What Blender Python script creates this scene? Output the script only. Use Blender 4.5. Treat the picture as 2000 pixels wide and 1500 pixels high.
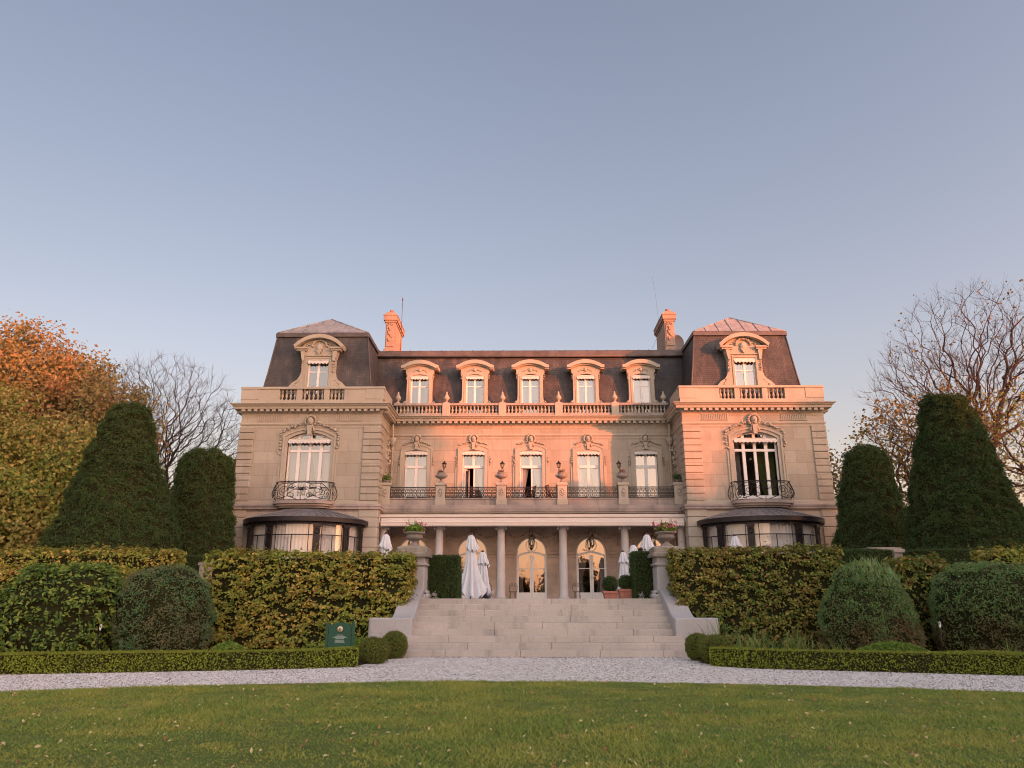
import bpy, bmesh, math, random
import numpy as np
from math import sin, cos, pi, radians, sqrt, atan2, exp
random.seed(7)
RNG = np.random.default_rng(11)
for o in list(bpy.data.objects):
    bpy.data.objects.remove(o)
scn = bpy.context.scene
COL = scn.collection

# ------------------------------------------------------------------ camera
cam_d = bpy.data.cameras.new('camera')
cam = bpy.data.objects.new('camera', cam_d)
COL.objects.link(cam)
cam.location = (-0.63, 0.0, 1.4)
cam.rotation_euler = (radians(90 + 16.43), 0, radians(0.65))
cam_d.sensor_width = 36
cam_d.lens = 1448 / 2000 * 36
cam_d.clip_end = 3000
scn.camera = cam

# ------------------------------------------------------------------ sky, sun, exposure
SUN_AZ, SUN_EL = radians(50.0), radians(5.4)      # azimuth measured from the facade normal towards +X
world = bpy.data.worlds.new('World')
scn.world = world
world.use_nodes = True
wn = world.node_tree
wn.nodes.clear()
w_out = wn.nodes.new('ShaderNodeOutputWorld')
w_bg = wn.nodes.new('ShaderNodeBackground')
w_sky = wn.nodes.new('ShaderNodeTexSky')
w_sky.sky_type = 'NISHITA'
w_sky.sun_disc = False
w_sky.sun_elevation = SUN_EL
w_sky.sun_rotation = pi - SUN_AZ
w_sky.altitude = 100
w_sky.air_density = 1.0
w_sky.dust_density = 2.2
w_sky.ozone_density = 2.0
w_bg.inputs['Strength'].default_value = 0.15
# evening white balance of the sky, its paler belt near the horizon, and a glow lobe added behind the camera to fill the shade
w_geo = wn.nodes.new('ShaderNodeTexCoord')
w_sep = wn.nodes.new('ShaderNodeSeparateXYZ')
wn.links.new(w_geo.outputs['Generated'], w_sep.inputs[0])
def w_ramp(stops):
    r = wn.nodes.new('ShaderNodeValToRGB')
    while len(r.color_ramp.elements) < len(stops): r.color_ramp.elements.new(0.5)
    for e, (p, c) in zip(r.color_ramp.elements, stops):
        e.position = p; e.color = (c[0], c[1], c[2], 1)
    wn.links.new(w_sep.outputs[2], r.inputs[0])
    return r
def w_mix(mode, a, b, fac=1.0):
    m = wn.nodes.new('ShaderNodeMix'); m.data_type = 'RGBA'; m.blend_type = mode; m.clamp_result = False
    for s_, v in ((m.inputs[6], a), (m.inputs[7], b), (m.inputs[0], fac)):
        if hasattr(v, 'links'): wn.links.new(v, s_)
        elif isinstance(v, float): s_.default_value = v
        else: s_.default_value = (*v, 1)
    return m.outputs[2]
w_belt = w_ramp([(0.0, (0.80, 0.71, 0.66)), (0.14, (0.90, 0.82, 0.79)), (0.32, (0.98, 0.95, 0.94)), (0.6, (1.0, 1.0, 1.0)), (1.0, (1.0, 1.0, 1.0))])
w_col = w_mix('MULTIPLY', w_mix('MULTIPLY', w_sky.outputs[0], (1.28, 0.81, 0.67)), w_belt.outputs[0])
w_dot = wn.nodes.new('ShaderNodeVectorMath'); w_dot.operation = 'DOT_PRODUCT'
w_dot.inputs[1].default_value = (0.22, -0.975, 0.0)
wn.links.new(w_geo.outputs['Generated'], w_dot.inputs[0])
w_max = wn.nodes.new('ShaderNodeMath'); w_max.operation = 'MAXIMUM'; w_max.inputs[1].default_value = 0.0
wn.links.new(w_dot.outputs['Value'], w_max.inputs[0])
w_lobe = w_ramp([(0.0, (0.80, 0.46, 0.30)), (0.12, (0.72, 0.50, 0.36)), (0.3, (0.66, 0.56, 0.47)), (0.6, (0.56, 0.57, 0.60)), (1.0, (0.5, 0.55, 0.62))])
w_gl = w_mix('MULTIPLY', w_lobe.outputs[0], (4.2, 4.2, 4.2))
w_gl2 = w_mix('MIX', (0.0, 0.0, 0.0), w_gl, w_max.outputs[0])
w_ax = wn.nodes.new('ShaderNodeMath'); w_ax.operation = 'MULTIPLY_ADD'; w_ax.inputs[1].default_value = 0.36; w_ax.inputs[2].default_value = 1.0
wn.links.new(w_sep.outputs[0], w_ax.inputs[0])
w_cmb = wn.nodes.new('ShaderNodeCombineXYZ')
for k_ in range(3): wn.links.new(w_ax.outputs[0], w_cmb.inputs[k_])
w_col = w_mix('MULTIPLY', w_col, w_cmb.outputs[0])
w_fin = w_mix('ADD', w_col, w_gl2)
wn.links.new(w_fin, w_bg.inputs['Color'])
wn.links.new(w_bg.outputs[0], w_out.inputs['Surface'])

sun_d = bpy.data.lights.new('sun', 'SUN')
sun_d.energy = 2.0
sun_d.angle = radians(0.6)
sun_d.color = (0.96, 0.215, 0.076)
sun = bpy.data.objects.new('sun', sun_d)
COL.objects.link(sun)
sun.rotation_euler = (radians(90) - SUN_EL, 0, SUN_AZ)
sun.location = (40, -30, 30)
scn.view_settings.view_transform = 'Standard'
scn.view_settings.look = 'None'
scn.view_settings.gamma = 1
scn.view_settings.exposure = 1.9
try:
    scn.view_settings.use_curve_mapping = False
except Exception:
    pass
scn.cycles.filter_width = 1.05
scn.cycles.max_bounces = 6
scn.cycles.diffuse_bounces = 3
scn.cycles.glossy_bounces = 3
scn.cycles.transparent_max_bounces = 12
scn.cycles.transmission_bounces = 4

# ------------------------------------------------------------------ material helpers
def nodes_of(name):
    m = bpy.data.materials.new(name)
    m.use_nodes = True
    nt = m.node_tree
    nt.nodes.clear()
    return m, nt

def N(nt, t, **kw):
    n = nt.nodes.new(t)
    for k, v in kw.items():
        if k.startswith('i_'):
            key = k[2:]
            key = int(key) if key.isdigit() else key.replace('_', ' ')
            n.inputs[key].default_value = v
        else:
            setattr(n, k, v)
    return n

def ramp(nt, stops, interp='LINEAR'):
    r = nt.nodes.new('ShaderNodeValToRGB')
    r.color_ramp.interpolation = interp
    el = r.color_ramp.elements
    while len(el) < len(stops):
        el.new(0.5)
    for e, (p, c) in zip(el, stops):
        e.position = p
        e.color = (c[0], c[1], c[2], 1)
    return r

def L(nt, a, b):
    nt.links.new(a, b)

def mixc(nt, a, b, fac, mode='MIX'):
    m = nt.nodes.new('ShaderNodeMix')
    m.data_type = 'RGBA'
    m.blend_type = mode
    for s, v in ((m.inputs[6], a), (m.inputs[7], b), (m.inputs[0], fac)):
        if hasattr(v, 'is_linked') or hasattr(v, 'links'):
            nt.links.new(v, s)
        elif isinstance(v, (int, float)):
            s.default_value = v
        else:
            s.default_value = (v[0], v[1], v[2], 1)
    return m.outputs[2]

def finish(m, nt, color, rough=0.8, bump=None, bstr=0.3, bdist=0.02, metal=0.0, spec=0.3):
    out = N(nt, 'ShaderNodeOutputMaterial')
    p = N(nt, 'ShaderNodeBsdfPrincipled')
    p.inputs['Roughness'].default_value = rough
    p.inputs['Metallic'].default_value = metal
    p.inputs['Specular IOR Level'].default_value = spec
    if hasattr(color, 'links'):
        L(nt, color, p.inputs['Base Color'])
    else:
        p.inputs['Base Color'].default_value = (*color, 1)
    if bump is not None:
        b = N(nt, 'ShaderNodeBump', i_Strength=bstr, i_Distance=bdist)
        L(nt, bump, b.inputs['Height'])
        L(nt, b.outputs[0], p.inputs['Normal'])
    L(nt, p.outputs[0], out.inputs['Surface'])
    return m

def coords(nt):
    return N(nt, 'ShaderNodeTexCoord').outputs['Object']

def noise(nt, vec, scale, detail=4, rough=0.6, sc3=None):
    if sc3:
        mp = N(nt, 'ShaderNodeMapping')
        mp.inputs['Scale'].default_value = sc3
        L(nt, vec, mp.inputs['Vector'])
        vec = mp.outputs[0]
    n = N(nt, 'ShaderNodeTexNoise', i_Scale=scale, i_Detail=detail, i_Roughness=rough)
    L(nt, vec, n.inputs['Vector'])
    return n.outputs[0]

def wall_vec(nt):
    """(x+y, z) so that courses run round corners"""
    s = N(nt, 'ShaderNodeSeparateXYZ')
    L(nt, coords(nt), s.inputs[0])
    a = N(nt, 'ShaderNodeMath', operation='ADD')
    L(nt, s.outputs[0], a.inputs[0]); L(nt, s.outputs[1], a.inputs[1])
    c = N(nt, 'ShaderNodeCombineXYZ')
    L(nt, a.outputs[0], c.inputs[0]); L(nt, s.outputs[2], c.inputs[1])
    return c.outputs[0]

def stone_mat(name, base, dark, blocks=None, grime=0.35, grime_col=(0.12, 0.11, 0.11), sc=1.0):
    m, nt = nodes_of(name)
    co = coords(nt)
    n1 = noise(nt, co, 0.55 * sc, 5, 0.65)
    c = ramp(nt, [(0.3, dark), (0.7, base)])
    L(nt, n1, c.inputs[0])
    col = c.outputs[0]
    fine = noise(nt, co, 26, 3, 0.6)
    fr = ramp(nt, [(0.25, (0.80, 0.79, 0.78)), (0.6, (1.04, 1.04, 1.04))])
    L(nt, fine, fr.inputs[0])
    col = mixc(nt, col, fr.outputs[0], 0.7, 'MULTIPLY')
    streak = noise(nt, co, 1.0, 6, 0.7, (1.6, 1.6, 0.28))
    sr = ramp(nt, [(0.52, (0, 0, 0)), (0.72, (1, 1, 1))])
    L(nt, streak, sr.inputs[0])
    mu = N(nt, 'ShaderNodeMath', operation='MULTIPLY')
    mu.inputs[1].default_value = grime
    L(nt, sr.outputs[0], mu.inputs[0])
    col = mixc(nt, col, grime_col, mu.outputs[0])
    bump = fine
    if blocks:
        bw, bh = blocks
        b = N(nt, 'ShaderNodeTexBrick')
        b.inputs['Color1'].default_value = (1, 1, 1, 1)
        b.inputs['Color2'].default_value = (0.74, 0.71, 0.68, 1)
        b.inputs['Mortar'].default_value = (0.40, 0.34, 0.30, 1)
        b.inputs['Scale'].default_value = 1
        b.inputs['Mortar Size'].default_value = 0.009
        b.inputs['Mortar Smooth'].default_value = 0.3
        b.inputs['Brick Width'].default_value = bw
        b.inputs['Row Height'].default_value = bh
        L(nt, wall_vec(nt), b.inputs['Vector'])
        col = mixc(nt, col, b.outputs['Color'], 0.62, 'MULTIPLY')
        mm = N(nt, 'ShaderNodeMath', operation='MULTIPLY_ADD')
        mm.inputs[1].default_value = -1.5
        L(nt, b.outputs['Fac'], mm.inputs[0]); L(nt, fine, mm.inputs[2])
        bump = mm.outputs[0]
    return finish(m, nt, col, 0.85, bump, 0.35, 0.012)

MAT = {}
STONE = (0.445, 0.395, 0.325)
STONE_D = (0.38, 0.33, 0.27)
MAT['ashlar'] = stone_mat('ashlar_stone', STONE, STONE_D, (1.15, 0.66), 0.42, (0.25, 0.20, 0.175))
MAT['stone'] = stone_mat('dressed_stone', STONE, STONE_D, None, 0.34, (0.26, 0.22, 0.20))
MAT['chimneystone'] = stone_mat('sooty_chimney_stone', (0.42, 0.30, 0.24), (0.31, 0.215, 0.17), None, 0.4, (0.16, 0.12, 0.10), 2)
MAT['ledge'] = stone_mat('weathered_stone', (0.46, 0.37, 0.32), (0.24, 0.205, 0.19), None, 0.75, (0.13, 0.12, 0.12))
MAT['step'] = stone_mat('step_stone', (0.55, 0.485, 0.435), (0.43, 0.38, 0.34), None, 0.75, (0.24, 0.22, 0.20))
MAT['coping'] = stone_mat('coping_stone', (0.50, 0.48, 0.475), (0.40, 0.375, 0.37), None, 0.28, (0.25, 0.23, 0.22))
MAT['lichen'] = stone_mat('lichen_stone', (0.36, 0.31, 0.26), (0.17, 0.15, 0.12), None, 0.85, (0.09, 0.085, 0.07), 3)
MAT['urnstone'] = stone_mat('urn_stone', (0.36, 0.31, 0.28), (0.20, 0.175, 0.16), None, 0.5, (0.12, 0.11, 0.10), 3)
MAT['column'] = stone_mat('column_marble', (0.58, 0.54, 0.51), (0.47, 0.43, 0.41), None, 0.3, (0.28, 0.25, 0.23), 2)

def slate_mat():
    m, nt = nodes_of('slate')
    b = N(nt, 'ShaderNodeTexBrick')
    b.inputs['Color1'].default_value = (0.052, 0.052, 0.054, 1)
    b.inputs['Color2'].default_value = (0.044, 0.045, 0.048, 1)
    b.inputs['Mortar'].default_value = (0.036, 0.032, 0.036, 1)
    b.inputs['Scale'].default_value = 1
    b.inputs['Mortar Size'].default_value = 0.012
    b.inputs['Brick Width'].default_value = 0.22
    b.inputs['Row Height'].default_value = 0.13
    L(nt, wall_vec(nt), b.inputs['Vector'])
    co = coords(nt)
    n = noise(nt, co, 0.8, 5, 0.7)
    r = ramp(nt, [(0.35, (0.72, 0.70, 0.74)), (0.68, (1.9, 1.65, 1.5))])
    L(nt, n, r.inputs[0])
    col = mixc(nt, b.outputs['Color'], r.outputs[0], 0.9, 'MULTIPLY')
    n2 = noise(nt, co, 1.3, 5, 0.7, (2.2, 2.2, 0.35))
    r2 = ramp(nt, [(0.50, (1, 1, 1)), (0.74, (2.0, 1.75, 1.55))])
    L(nt, n2, r2.inputs[0])
    col = mixc(nt, col, r2.outputs[0], 1.0, 'MULTIPLY')
    mm = N(nt, 'ShaderNodeMath', operation='MULTIPLY'); mm.inputs[1].default_value = -1
    L(nt, b.outputs['Fac'], mm.inputs[0])
    return finish(m, nt, col, 0.62, mm.outputs[0], 0.5, 0.015, 0, 0.35)
MAT['slate'] = slate_mat()

def plain(name, col, rough=0.6, metal=0.0, var=0.25, sc=6.0, spec=0.4, bstr=0.1):
    m, nt = nodes_of(name)
    co = coords(nt)
    n = noise(nt, co, sc, 4, 0.6)
    r = ramp(nt, [(0.3, tuple(c * (1 - var) for c in col)), (0.7, tuple(min(1, c * (1 + var * 0.5)) for c in col))])
    L(nt, n, r.inputs[0])
    return finish(m, nt, r.outputs[0], rough, n, bstr, 0.01, metal, spec)

MAT['zinc'] = plain('zinc_sheet', (0.34, 0.31, 0.31), 0.6, 0.1, 0.3, 2.0)
MAT['zincdark'] = plain('aged_zinc', (0.12, 0.095, 0.09), 0.55, 0.2, 0.35, 2.0)
MAT['zincbay'] = plain('ribbed_zinc', (0.20, 0.185, 0.19), 0.5, 0.2, 0.3, 2.0)
MAT['iron'] = plain('wrought_iron', (0.028, 0.022, 0.022), 0.5, 0.5, 0.4, 9)
MAT['ironbrown'] = plain('painted_iron', (0.028, 0.022, 0.023), 0.42, 0.3, 0.4, 4)
MAT['white'] = plain('white_paint', (0.74, 0.71, 0.69), 0.5, 0, 0.06, 3)
MAT['doorpaint'] = plain('cream_door_paint', (0.72, 0.68, 0.64), 0.5, 0, 0.06, 3)
MAT['awning'] = plain('cream_awning_cloth', (0.66, 0.56, 0.49), 0.85, 0, 0.06, 2)
MAT['valance'] = plain('white_awning_cloth', (0.64, 0.59, 0.55), 0.85, 0, 0.06, 2)
MAT['canvas'] = plain('white_canvas', (0.62, 0.63, 0.66), 0.9, 0, 0.08, 2)
MAT['wood'] = plain('dark_brown_wood', (0.07, 0.035, 0.03), 0.5, 0, 0.3, 8)
MAT['terracotta'] = plain('terracotta', (0.46, 0.185, 0.13), 0.8, 0, 0.2, 5)
MAT['green'] = plain('green_sign_paint', (0.016, 0.085, 0.052), 0.45, 0, 0.12, 3)
MAT['ivory'] = plain('ivory_paint', (0.72, 0.66, 0.48), 0.5, 0, 0.05, 3)
MAT['gold'] = plain('bronze_paint', (0.28, 0.15, 0.06), 0.5, 0, 0.1, 9)
MAT['lettering'] = plain('grey_lettering', (0.42, 0.50, 0.46), 0.6, 0, 0.05, 9)
MAT['brass'] = plain('aged_brass', (0.17, 0.13, 0.07), 0.4, 0.6, 0.3, 9)
MAT['rust'] = plain('rusty_bronze', (0.13, 0.075, 0.055), 0.6, 0.3, 0.4, 9)
MAT['bark'] = plain('bark', (0.115, 0.08, 0.06), 0.9, 0, 0.45, 3, 0.1, 0.5)
MAT['twig'] = plain('twig_bark', (0.07, 0.052, 0.048), 0.9, 0, 0.4, 3, 0.1, 0.3)
MAT['dark'] = plain('dark_room', (0.05, 0.032, 0.03), 0.9, 0, 0.3, 1, 0.05)
MAT['plaster'] = plain('loggia_plaster', (0.42, 0.32, 0.25), 0.9, 0, 0.3, 1.2, 0.1)
MAT['soil'] = plain('soil', (0.05, 0.035, 0.025), 0.95, 0, 0.5, 5, 0.05, 0.6)
MAT['satin'] = plain('grey_plastic', (0.20, 0.17, 0.16), 0.5, 0, 0.1, 4)

def curtain_mat(name, col):
    m, nt = nodes_of(name)
    out = N(nt, 'ShaderNodeOutputMaterial')
    d = N(nt, 'ShaderNodeBsdfDiffuse'); d.inputs[0].default_value = (*col, 1)
    t = N(nt, 'ShaderNodeBsdfTranslucent'); t.inputs[0].default_value = (*col, 1)
    x = N(nt, 'ShaderNodeMixShader'); x.inputs[0].default_value = 0.3
    L(nt, d.outputs[0], x.inputs[1]); L(nt, t.outputs[0], x.inputs[2]); L(nt, x.outputs[0], out.inputs[0])
    return m
MAT['curtain'] = curtain_mat('sheer_curtain', (0.46, 0.43, 0.42))
MAT['blind'] = curtain_mat('cream_curtain', (0.86, 0.82, 0.78))
MAT['redcurtain'] = curtain_mat('dark_red_curtain', (0.10, 0.02, 0.02))
MAT['greencurtain'] = curtain_mat('olive_curtain', (0.22, 0.25, 0.08))

def glass_mat(name, refl, tint=(1, 1, 1), gl=(0.95, 0.95, 0.95)):
    m, nt = nodes_of(name)
    out = N(nt, 'ShaderNodeOutputMaterial')
    t = N(nt, 'ShaderNodeBsdfTransparent'); t.inputs[0].default_value = (*tint, 1)
    g = N(nt, 'ShaderNodeBsdfGlossy'); g.inputs['Roughness'].default_value = 0.02
    g.inputs['Color'].default_value = (*gl, 1)
    nz = noise(nt, coords(nt), 1.7, 2, 0.5)
    b = N(nt, 'ShaderNodeBump', i_Strength=0.06, i_Distance=0.05)
    L(nt, nz, b.inputs['Height']); L(nt, b.outputs[0], g.inputs['Normal'])
    x = N(nt, 'ShaderNodeMixShader'); x.inputs[0].default_value = refl
    L(nt, t.outputs[0], x.inputs[1]); L(nt, g.outputs[0], x.inputs[2]); L(nt, x.outputs[0], out.inputs[0])
    return m
MAT['glass'] = glass_mat('window_glass', 0.25, (0.74, 0.74, 0.75))
MAT['doorglass'] = glass_mat('door_glass', 0.30, (0.6, 0.55, 0.5), (0.70, 0.62, 0.56))
MAT['bayglass'] = glass_mat('bay_glass', 0.10, (0.95, 0.95, 0.95), (0.9, 0.85, 0.8))

def leaf_mat(name, cols, big=None, zlow=None, bigscale=0.5, trans=0.3, rough=0.6, seed=0, biglo=0.42, bighi=0.62):
    """cols: list of colours chosen per leaf; big: second palette mixed in by a large noise"""
    m, nt = nodes_of(name)
    g = N(nt, 'ShaderNodeNewGeometry')
    def pal(cs):
        n = len(cs)
        r = ramp(nt, [((i + 0.0) / n, c) for i, c in enumerate(cs)], 'CONSTANT')
        L(nt, g.outputs['Random Per Island'], r.inputs[0])
        return r.outputs[0]
    col = pal(cols)
    if big:
        n = noise(nt, coords(nt), bigscale, 3, 0.6)
        r = ramp(nt, [(biglo, (0, 0, 0)), (bighi, (1, 1, 1))])
        if zlow:   # older wood browns from the ground up to about this height
            sp_ = N(nt, 'ShaderNodeSeparateXYZ'); L(nt, coords(nt), sp_.inputs[0])
            ma = N(nt, 'ShaderNodeMath', operation='MULTIPLY_ADD'); ma.inputs[1].default_value = -0.28 ; ma.inputs[2].default_value = 0.28 * zlow
            L(nt, sp_.outputs[2], ma.inputs[0])
            ad = N(nt, 'ShaderNodeMath', operation='ADD'); L(nt, ma.outputs[0], ad.inputs[0]); L(nt, n, ad.inputs[1]); n = ad.outputs[0]
        L(nt, n, r.inputs[0])
        col = mixc(nt, col, pal(big), r.outputs[0])
    out = N(nt, 'ShaderNodeOutputMaterial')
    p = N(nt, 'ShaderNodeBsdfPrincipled')
    p.inputs['Roughness'].default_value = rough
    p.inputs['Specular IOR Level'].default_value = 0.35
    L(nt, col, p.inputs['Base Color'])
    t = N(nt, 'ShaderNodeBsdfTranslucent')
    L(nt, col, t.inputs[0])
    x = N(nt, 'ShaderNodeMixShader'); x.inputs[0].default_value = trans
    L(nt, p.outputs[0], x.inputs[1]); L(nt, t.outputs[0], x.inputs[2]); L(nt, x.outputs[0], out.inputs[0])
    return m

MAT['yew'] = leaf_mat('yew_foliage', [(0.085, 0.105, 0.032), (0.028, 0.071, 0.018), (0.041, 0.095, 0.020), (0.058, 0.119, 0.025), (0.023, 0.055, 0.018), (0.076, 0.119, 0.031)],
                      [(0.064, 0.119, 0.028), (0.044, 0.086, 0.020), (0.088, 0.109, 0.034)], bigscale=0.8, trans=0.1)
MAT['hornbeam_gold'] = leaf_mat('hornbeam_autumn_foliage', [(0.412, 0.363, 0.050), (0.309, 0.330, 0.050), (0.556, 0.374, 0.068), (0.186, 0.227, 0.042), (0.659, 0.476, 0.137), (0.329, 0.193, 0.058), (0.123, 0.193, 0.037)],
                      [(0.227, 0.296, 0.046), (0.329, 0.386, 0.064), (0.144, 0.227, 0.042), (0.453, 0.386, 0.068)], bigscale=0.7, trans=0.25)
MAT['hornbeam_green'] = leaf_mat('hornbeam_green_foliage', [(0.153, 0.206, 0.034), (0.240, 0.271, 0.048), (0.098, 0.153, 0.031), (0.367, 0.337, 0.061), (0.108, 0.163, 0.034), (0.283, 0.163, 0.054)],
                      [(0.323, 0.283, 0.061), (0.196, 0.218, 0.044), (0.433, 0.347, 0.076), (0.218, 0.119, 0.044)], bigscale=0.6, trans=0.25)
MAT['laurel'] = leaf_mat('broad_shrub_foliage', [(0.147, 0.235, 0.039), (0.196, 0.293, 0.051), (0.098, 0.176, 0.039), (0.293, 0.352, 0.069), (0.069, 0.128, 0.031)], None, bigscale=1, trans=0.25)
MAT['dusky'] = leaf_mat('dusky_shrub_foliage', [(0.098, 0.215, 0.089), (0.134, 0.276, 0.105), (0.074, 0.170, 0.077), (0.180, 0.308, 0.118), (0.244, 0.230, 0.105)],
                      [(0.180, 0.184, 0.089), (0.121, 0.170, 0.077), (0.244, 0.215, 0.105)], bigscale=0.9, trans=0.15)
MAT['spiky'] = leaf_mat('spiky_shrub_foliage', [(0.169, 0.319, 0.101), (0.126, 0.239, 0.085), (0.256, 0.382, 0.126), (0.212, 0.190, 0.085)],
                      [(0.212, 0.176, 0.078), (0.140, 0.158, 0.064), (0.311, 0.208, 0.101)], bigscale=0.9, trans=0.15, biglo=0.45, bighi=0.6, zlow=0.9)
MAT['box'] = leaf_mat('box_foliage', [(0.203, 0.287, 0.039), (0.287, 0.370, 0.048), (0.143, 0.203, 0.033), (0.382, 0.419, 0.060), (0.263, 0.203, 0.048)],
                      [(0.478, 0.575, 0.060), (0.359, 0.455, 0.048), (0.216, 0.263, 0.043)], 1.6, 0.25)
MAT['boxdark'] = leaf_mat('box_ball_foliage', [(0.113, 0.179, 0.031), (0.168, 0.236, 0.040), (0.079, 0.135, 0.026), (0.269, 0.269, 0.045), (0.202, 0.135, 0.045)], None, bigscale=1, trans=0.2)
MAT['maple'] = leaf_mat('orange_autumn_foliage', [(0.359, 0.201, 0.085), (0.285, 0.161, 0.071), (0.423, 0.274, 0.120), (0.211, 0.138, 0.071), (0.318, 0.257, 0.096)],
                      [(0.233, 0.225, 0.071), (0.158, 0.185, 0.071), (0.296, 0.209, 0.085)], bigscale=0.16, trans=0.35)
MAT['olive'] = leaf_mat('yellow_green_foliage', [(0.259, 0.305, 0.066), (0.358, 0.365, 0.083), (0.177, 0.244, 0.053), (0.437, 0.341, 0.102), (0.140, 0.195, 0.048)],
                      [(0.338, 0.244, 0.083), (0.239, 0.268, 0.066), (0.476, 0.365, 0.134)], bigscale=0.22, trans=0.35)
MAT['russet'] = leaf_mat('russet_foliage', [(0.240, 0.150, 0.046), (0.180, 0.128, 0.040), (0.312, 0.225, 0.066), (0.132, 0.120, 0.029)], None, bigscale=1, trans=0.35)
MAT['shade'] = leaf_mat('dark_tree_foliage', [(0.05, 0.06, 0.018), (0.08, 0.075, 0.02), (0.04, 0.045, 0.014)], None, bigscale=1, trans=0.2)
MAT['lily'] = leaf_mat('daylily_leaves', [(0.170, 0.289, 0.060), (0.119, 0.212, 0.051), (0.255, 0.340, 0.085), (0.340, 0.289, 0.102)], None, bigscale=1, trans=0.25)
MAT['flowerleaf'] = leaf_mat('flower_leaves', [(0.180, 0.300, 0.045), (0.255, 0.360, 0.060), (0.120, 0.195, 0.030)], None, bigscale=1, trans=0.3)
MAT['petal'] = leaf_mat('pink_petals', [(0.62, 0.10, 0.20), (0.75, 0.30, 0.36), (0.50, 0.05, 0.10), (0.80, 0.60, 0.58)], None, bigscale=1, trans=0.3)
MAT['litter'] = leaf_mat('fallen_leaves', [(0.546, 0.260, 0.130), (0.650, 0.494, 0.260), (0.390, 0.156, 0.078), (0.715, 0.598, 0.338)], None, bigscale=1, trans=0.2)
MAT['debris'] = leaf_mat('path_leaf_litter', [(0.07, 0.04, 0.035), (0.12, 0.06, 0.045), (0.05, 0.035, 0.035), (0.20, 0.085, 0.05)], None, bigscale=1, trans=0.1)
MAT['core'] = plain('dark_foliage_core', (0.030, 0.031, 0.014), 0.95, 0, 0.3, 6, 0.02)  # solid dark body; its colour stands in for the shade between leaves
MAT['grassblade'] = leaf_mat('grass_blades', [(0.264, 0.358, 0.059), (0.202, 0.293, 0.055), (0.343, 0.410, 0.081), (0.156, 0.240, 0.044), (0.436, 0.410, 0.112)],
                      [(0.404, 0.410, 0.076), (0.529, 0.451, 0.112), (0.311, 0.358, 0.069)], bigscale=0.9, trans=0.3, biglo=0.44, bighi=0.60)

MAT['boxtop'] = leaf_mat('fresh_box_growth', [(0.30, 0.34, 0.04), (0.24, 0.29, 0.035), (0.36, 0.38, 0.06), (0.18, 0.22, 0.03)], None, bigscale=1, trans=0.3)
def ground_mat():
    m, nt = nodes_of('lawn')
    co = coords(nt)
    n = noise(nt, co, 0.6, 6, 0.65)
    r = ramp(nt, [(0.3, (0.08, 0.12, 0.02)), (0.55, (0.12, 0.165, 0.028)), (0.75, (0.20, 0.19, 0.06))])
    L(nt, n, r.inputs[0])
    f = noise(nt, co, 60, 3, 0.7)
    return finish(m, nt, r.outputs[0], 0.95, f, 0.8, 0.03)
MAT['lawn'] = ground_mat()

def gravel_mat():
    m, nt = nodes_of('white_gravel')
    co = coords(nt)
    v = N(nt, 'ShaderNodeTexVoronoi', i_Scale=26.0)
    L(nt, co, v.inputs['Vector'])
    s = N(nt, 'ShaderNodeSeparateColor'); L(nt, v.outputs['Color'], s.inputs[0])
    r = ramp(nt, [(0.0, (0.12, 0.10, 0.095)), (0.10, (0.30, 0.26, 0.25)), (0.22, (0.62, 0.56, 0.51)), (0.6, (0.79, 0.72, 0.645)), (1.0, (0.88, 0.82, 0.74))])
    L(nt, s.outputs[0], r.inputs[0])
    big = noise(nt, co, 0.8, 4, 0.6)
    br = ramp(nt, [(0.3, (0.86, 0.84, 0.82)), (0.7, (1, 1, 1))]); L(nt, big, br.inputs[0])
    col = mixc(nt, r.outputs[0], br.outputs[0], 1.0, 'MULTIPLY')
    dr = ramp(nt, [(0.0, (1, 1, 1)), (0.55, (0.5, 0.5, 0.5)), (0.9, (0, 0, 0))])
    L(nt, v.outputs['Distance'], dr.inputs[0])
    return finish(m, nt, col, 0.9, dr.outputs[0], 0.9, 0.02)
MAT['gravel'] = gravel_mat()
MAT['pebble'] = leaf_mat('gravel_stones', [(0.60, 0.57, 0.56), (0.74, 0.71, 0.70), (0.44, 0.41, 0.40), (0.66, 0.61, 0.59), (0.30, 0.27, 0.26)], None, bigscale=1, trans=0.0, rough=0.9)
# ------------------------------------------------------------------ objects and tags
def tag(o, label=None, cat=None, group=None, kind=None):
    if label: o['label'] = label
    if cat: o['category'] = cat
    if group: o['group'] = group
    if kind: o['kind'] = kind
    return o

def thing(name, loc=(0, 0, 0), label=None, cat=None, group=None, rz=0):
    o = bpy.data.objects.new(name, None)
    o.empty_display_size = 0.3
    o.location = loc
    o.rotation_euler = (0, 0, rz)
    COL.objects.link(o)
    return tag(o, label, cat, group)

def dup(root, loc, rz=None, label=None, scale=None):
    """a copy of a thing, its parts and their sub-parts"""
    def rec(o, parent):
        c = o.copy()
        COL.objects.link(c)
        if parent is not None:
            c.parent = parent
        for ch in o.children:
            rec(ch, c)
        return c
    r = rec(root, None)
    r.location = loc
    if rz is not None: r.rotation_euler = (0, 0, rz)
    if scale is not None: r.scale = (scale, scale, scale)
    if label: r['label'] = label
    return r

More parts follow.
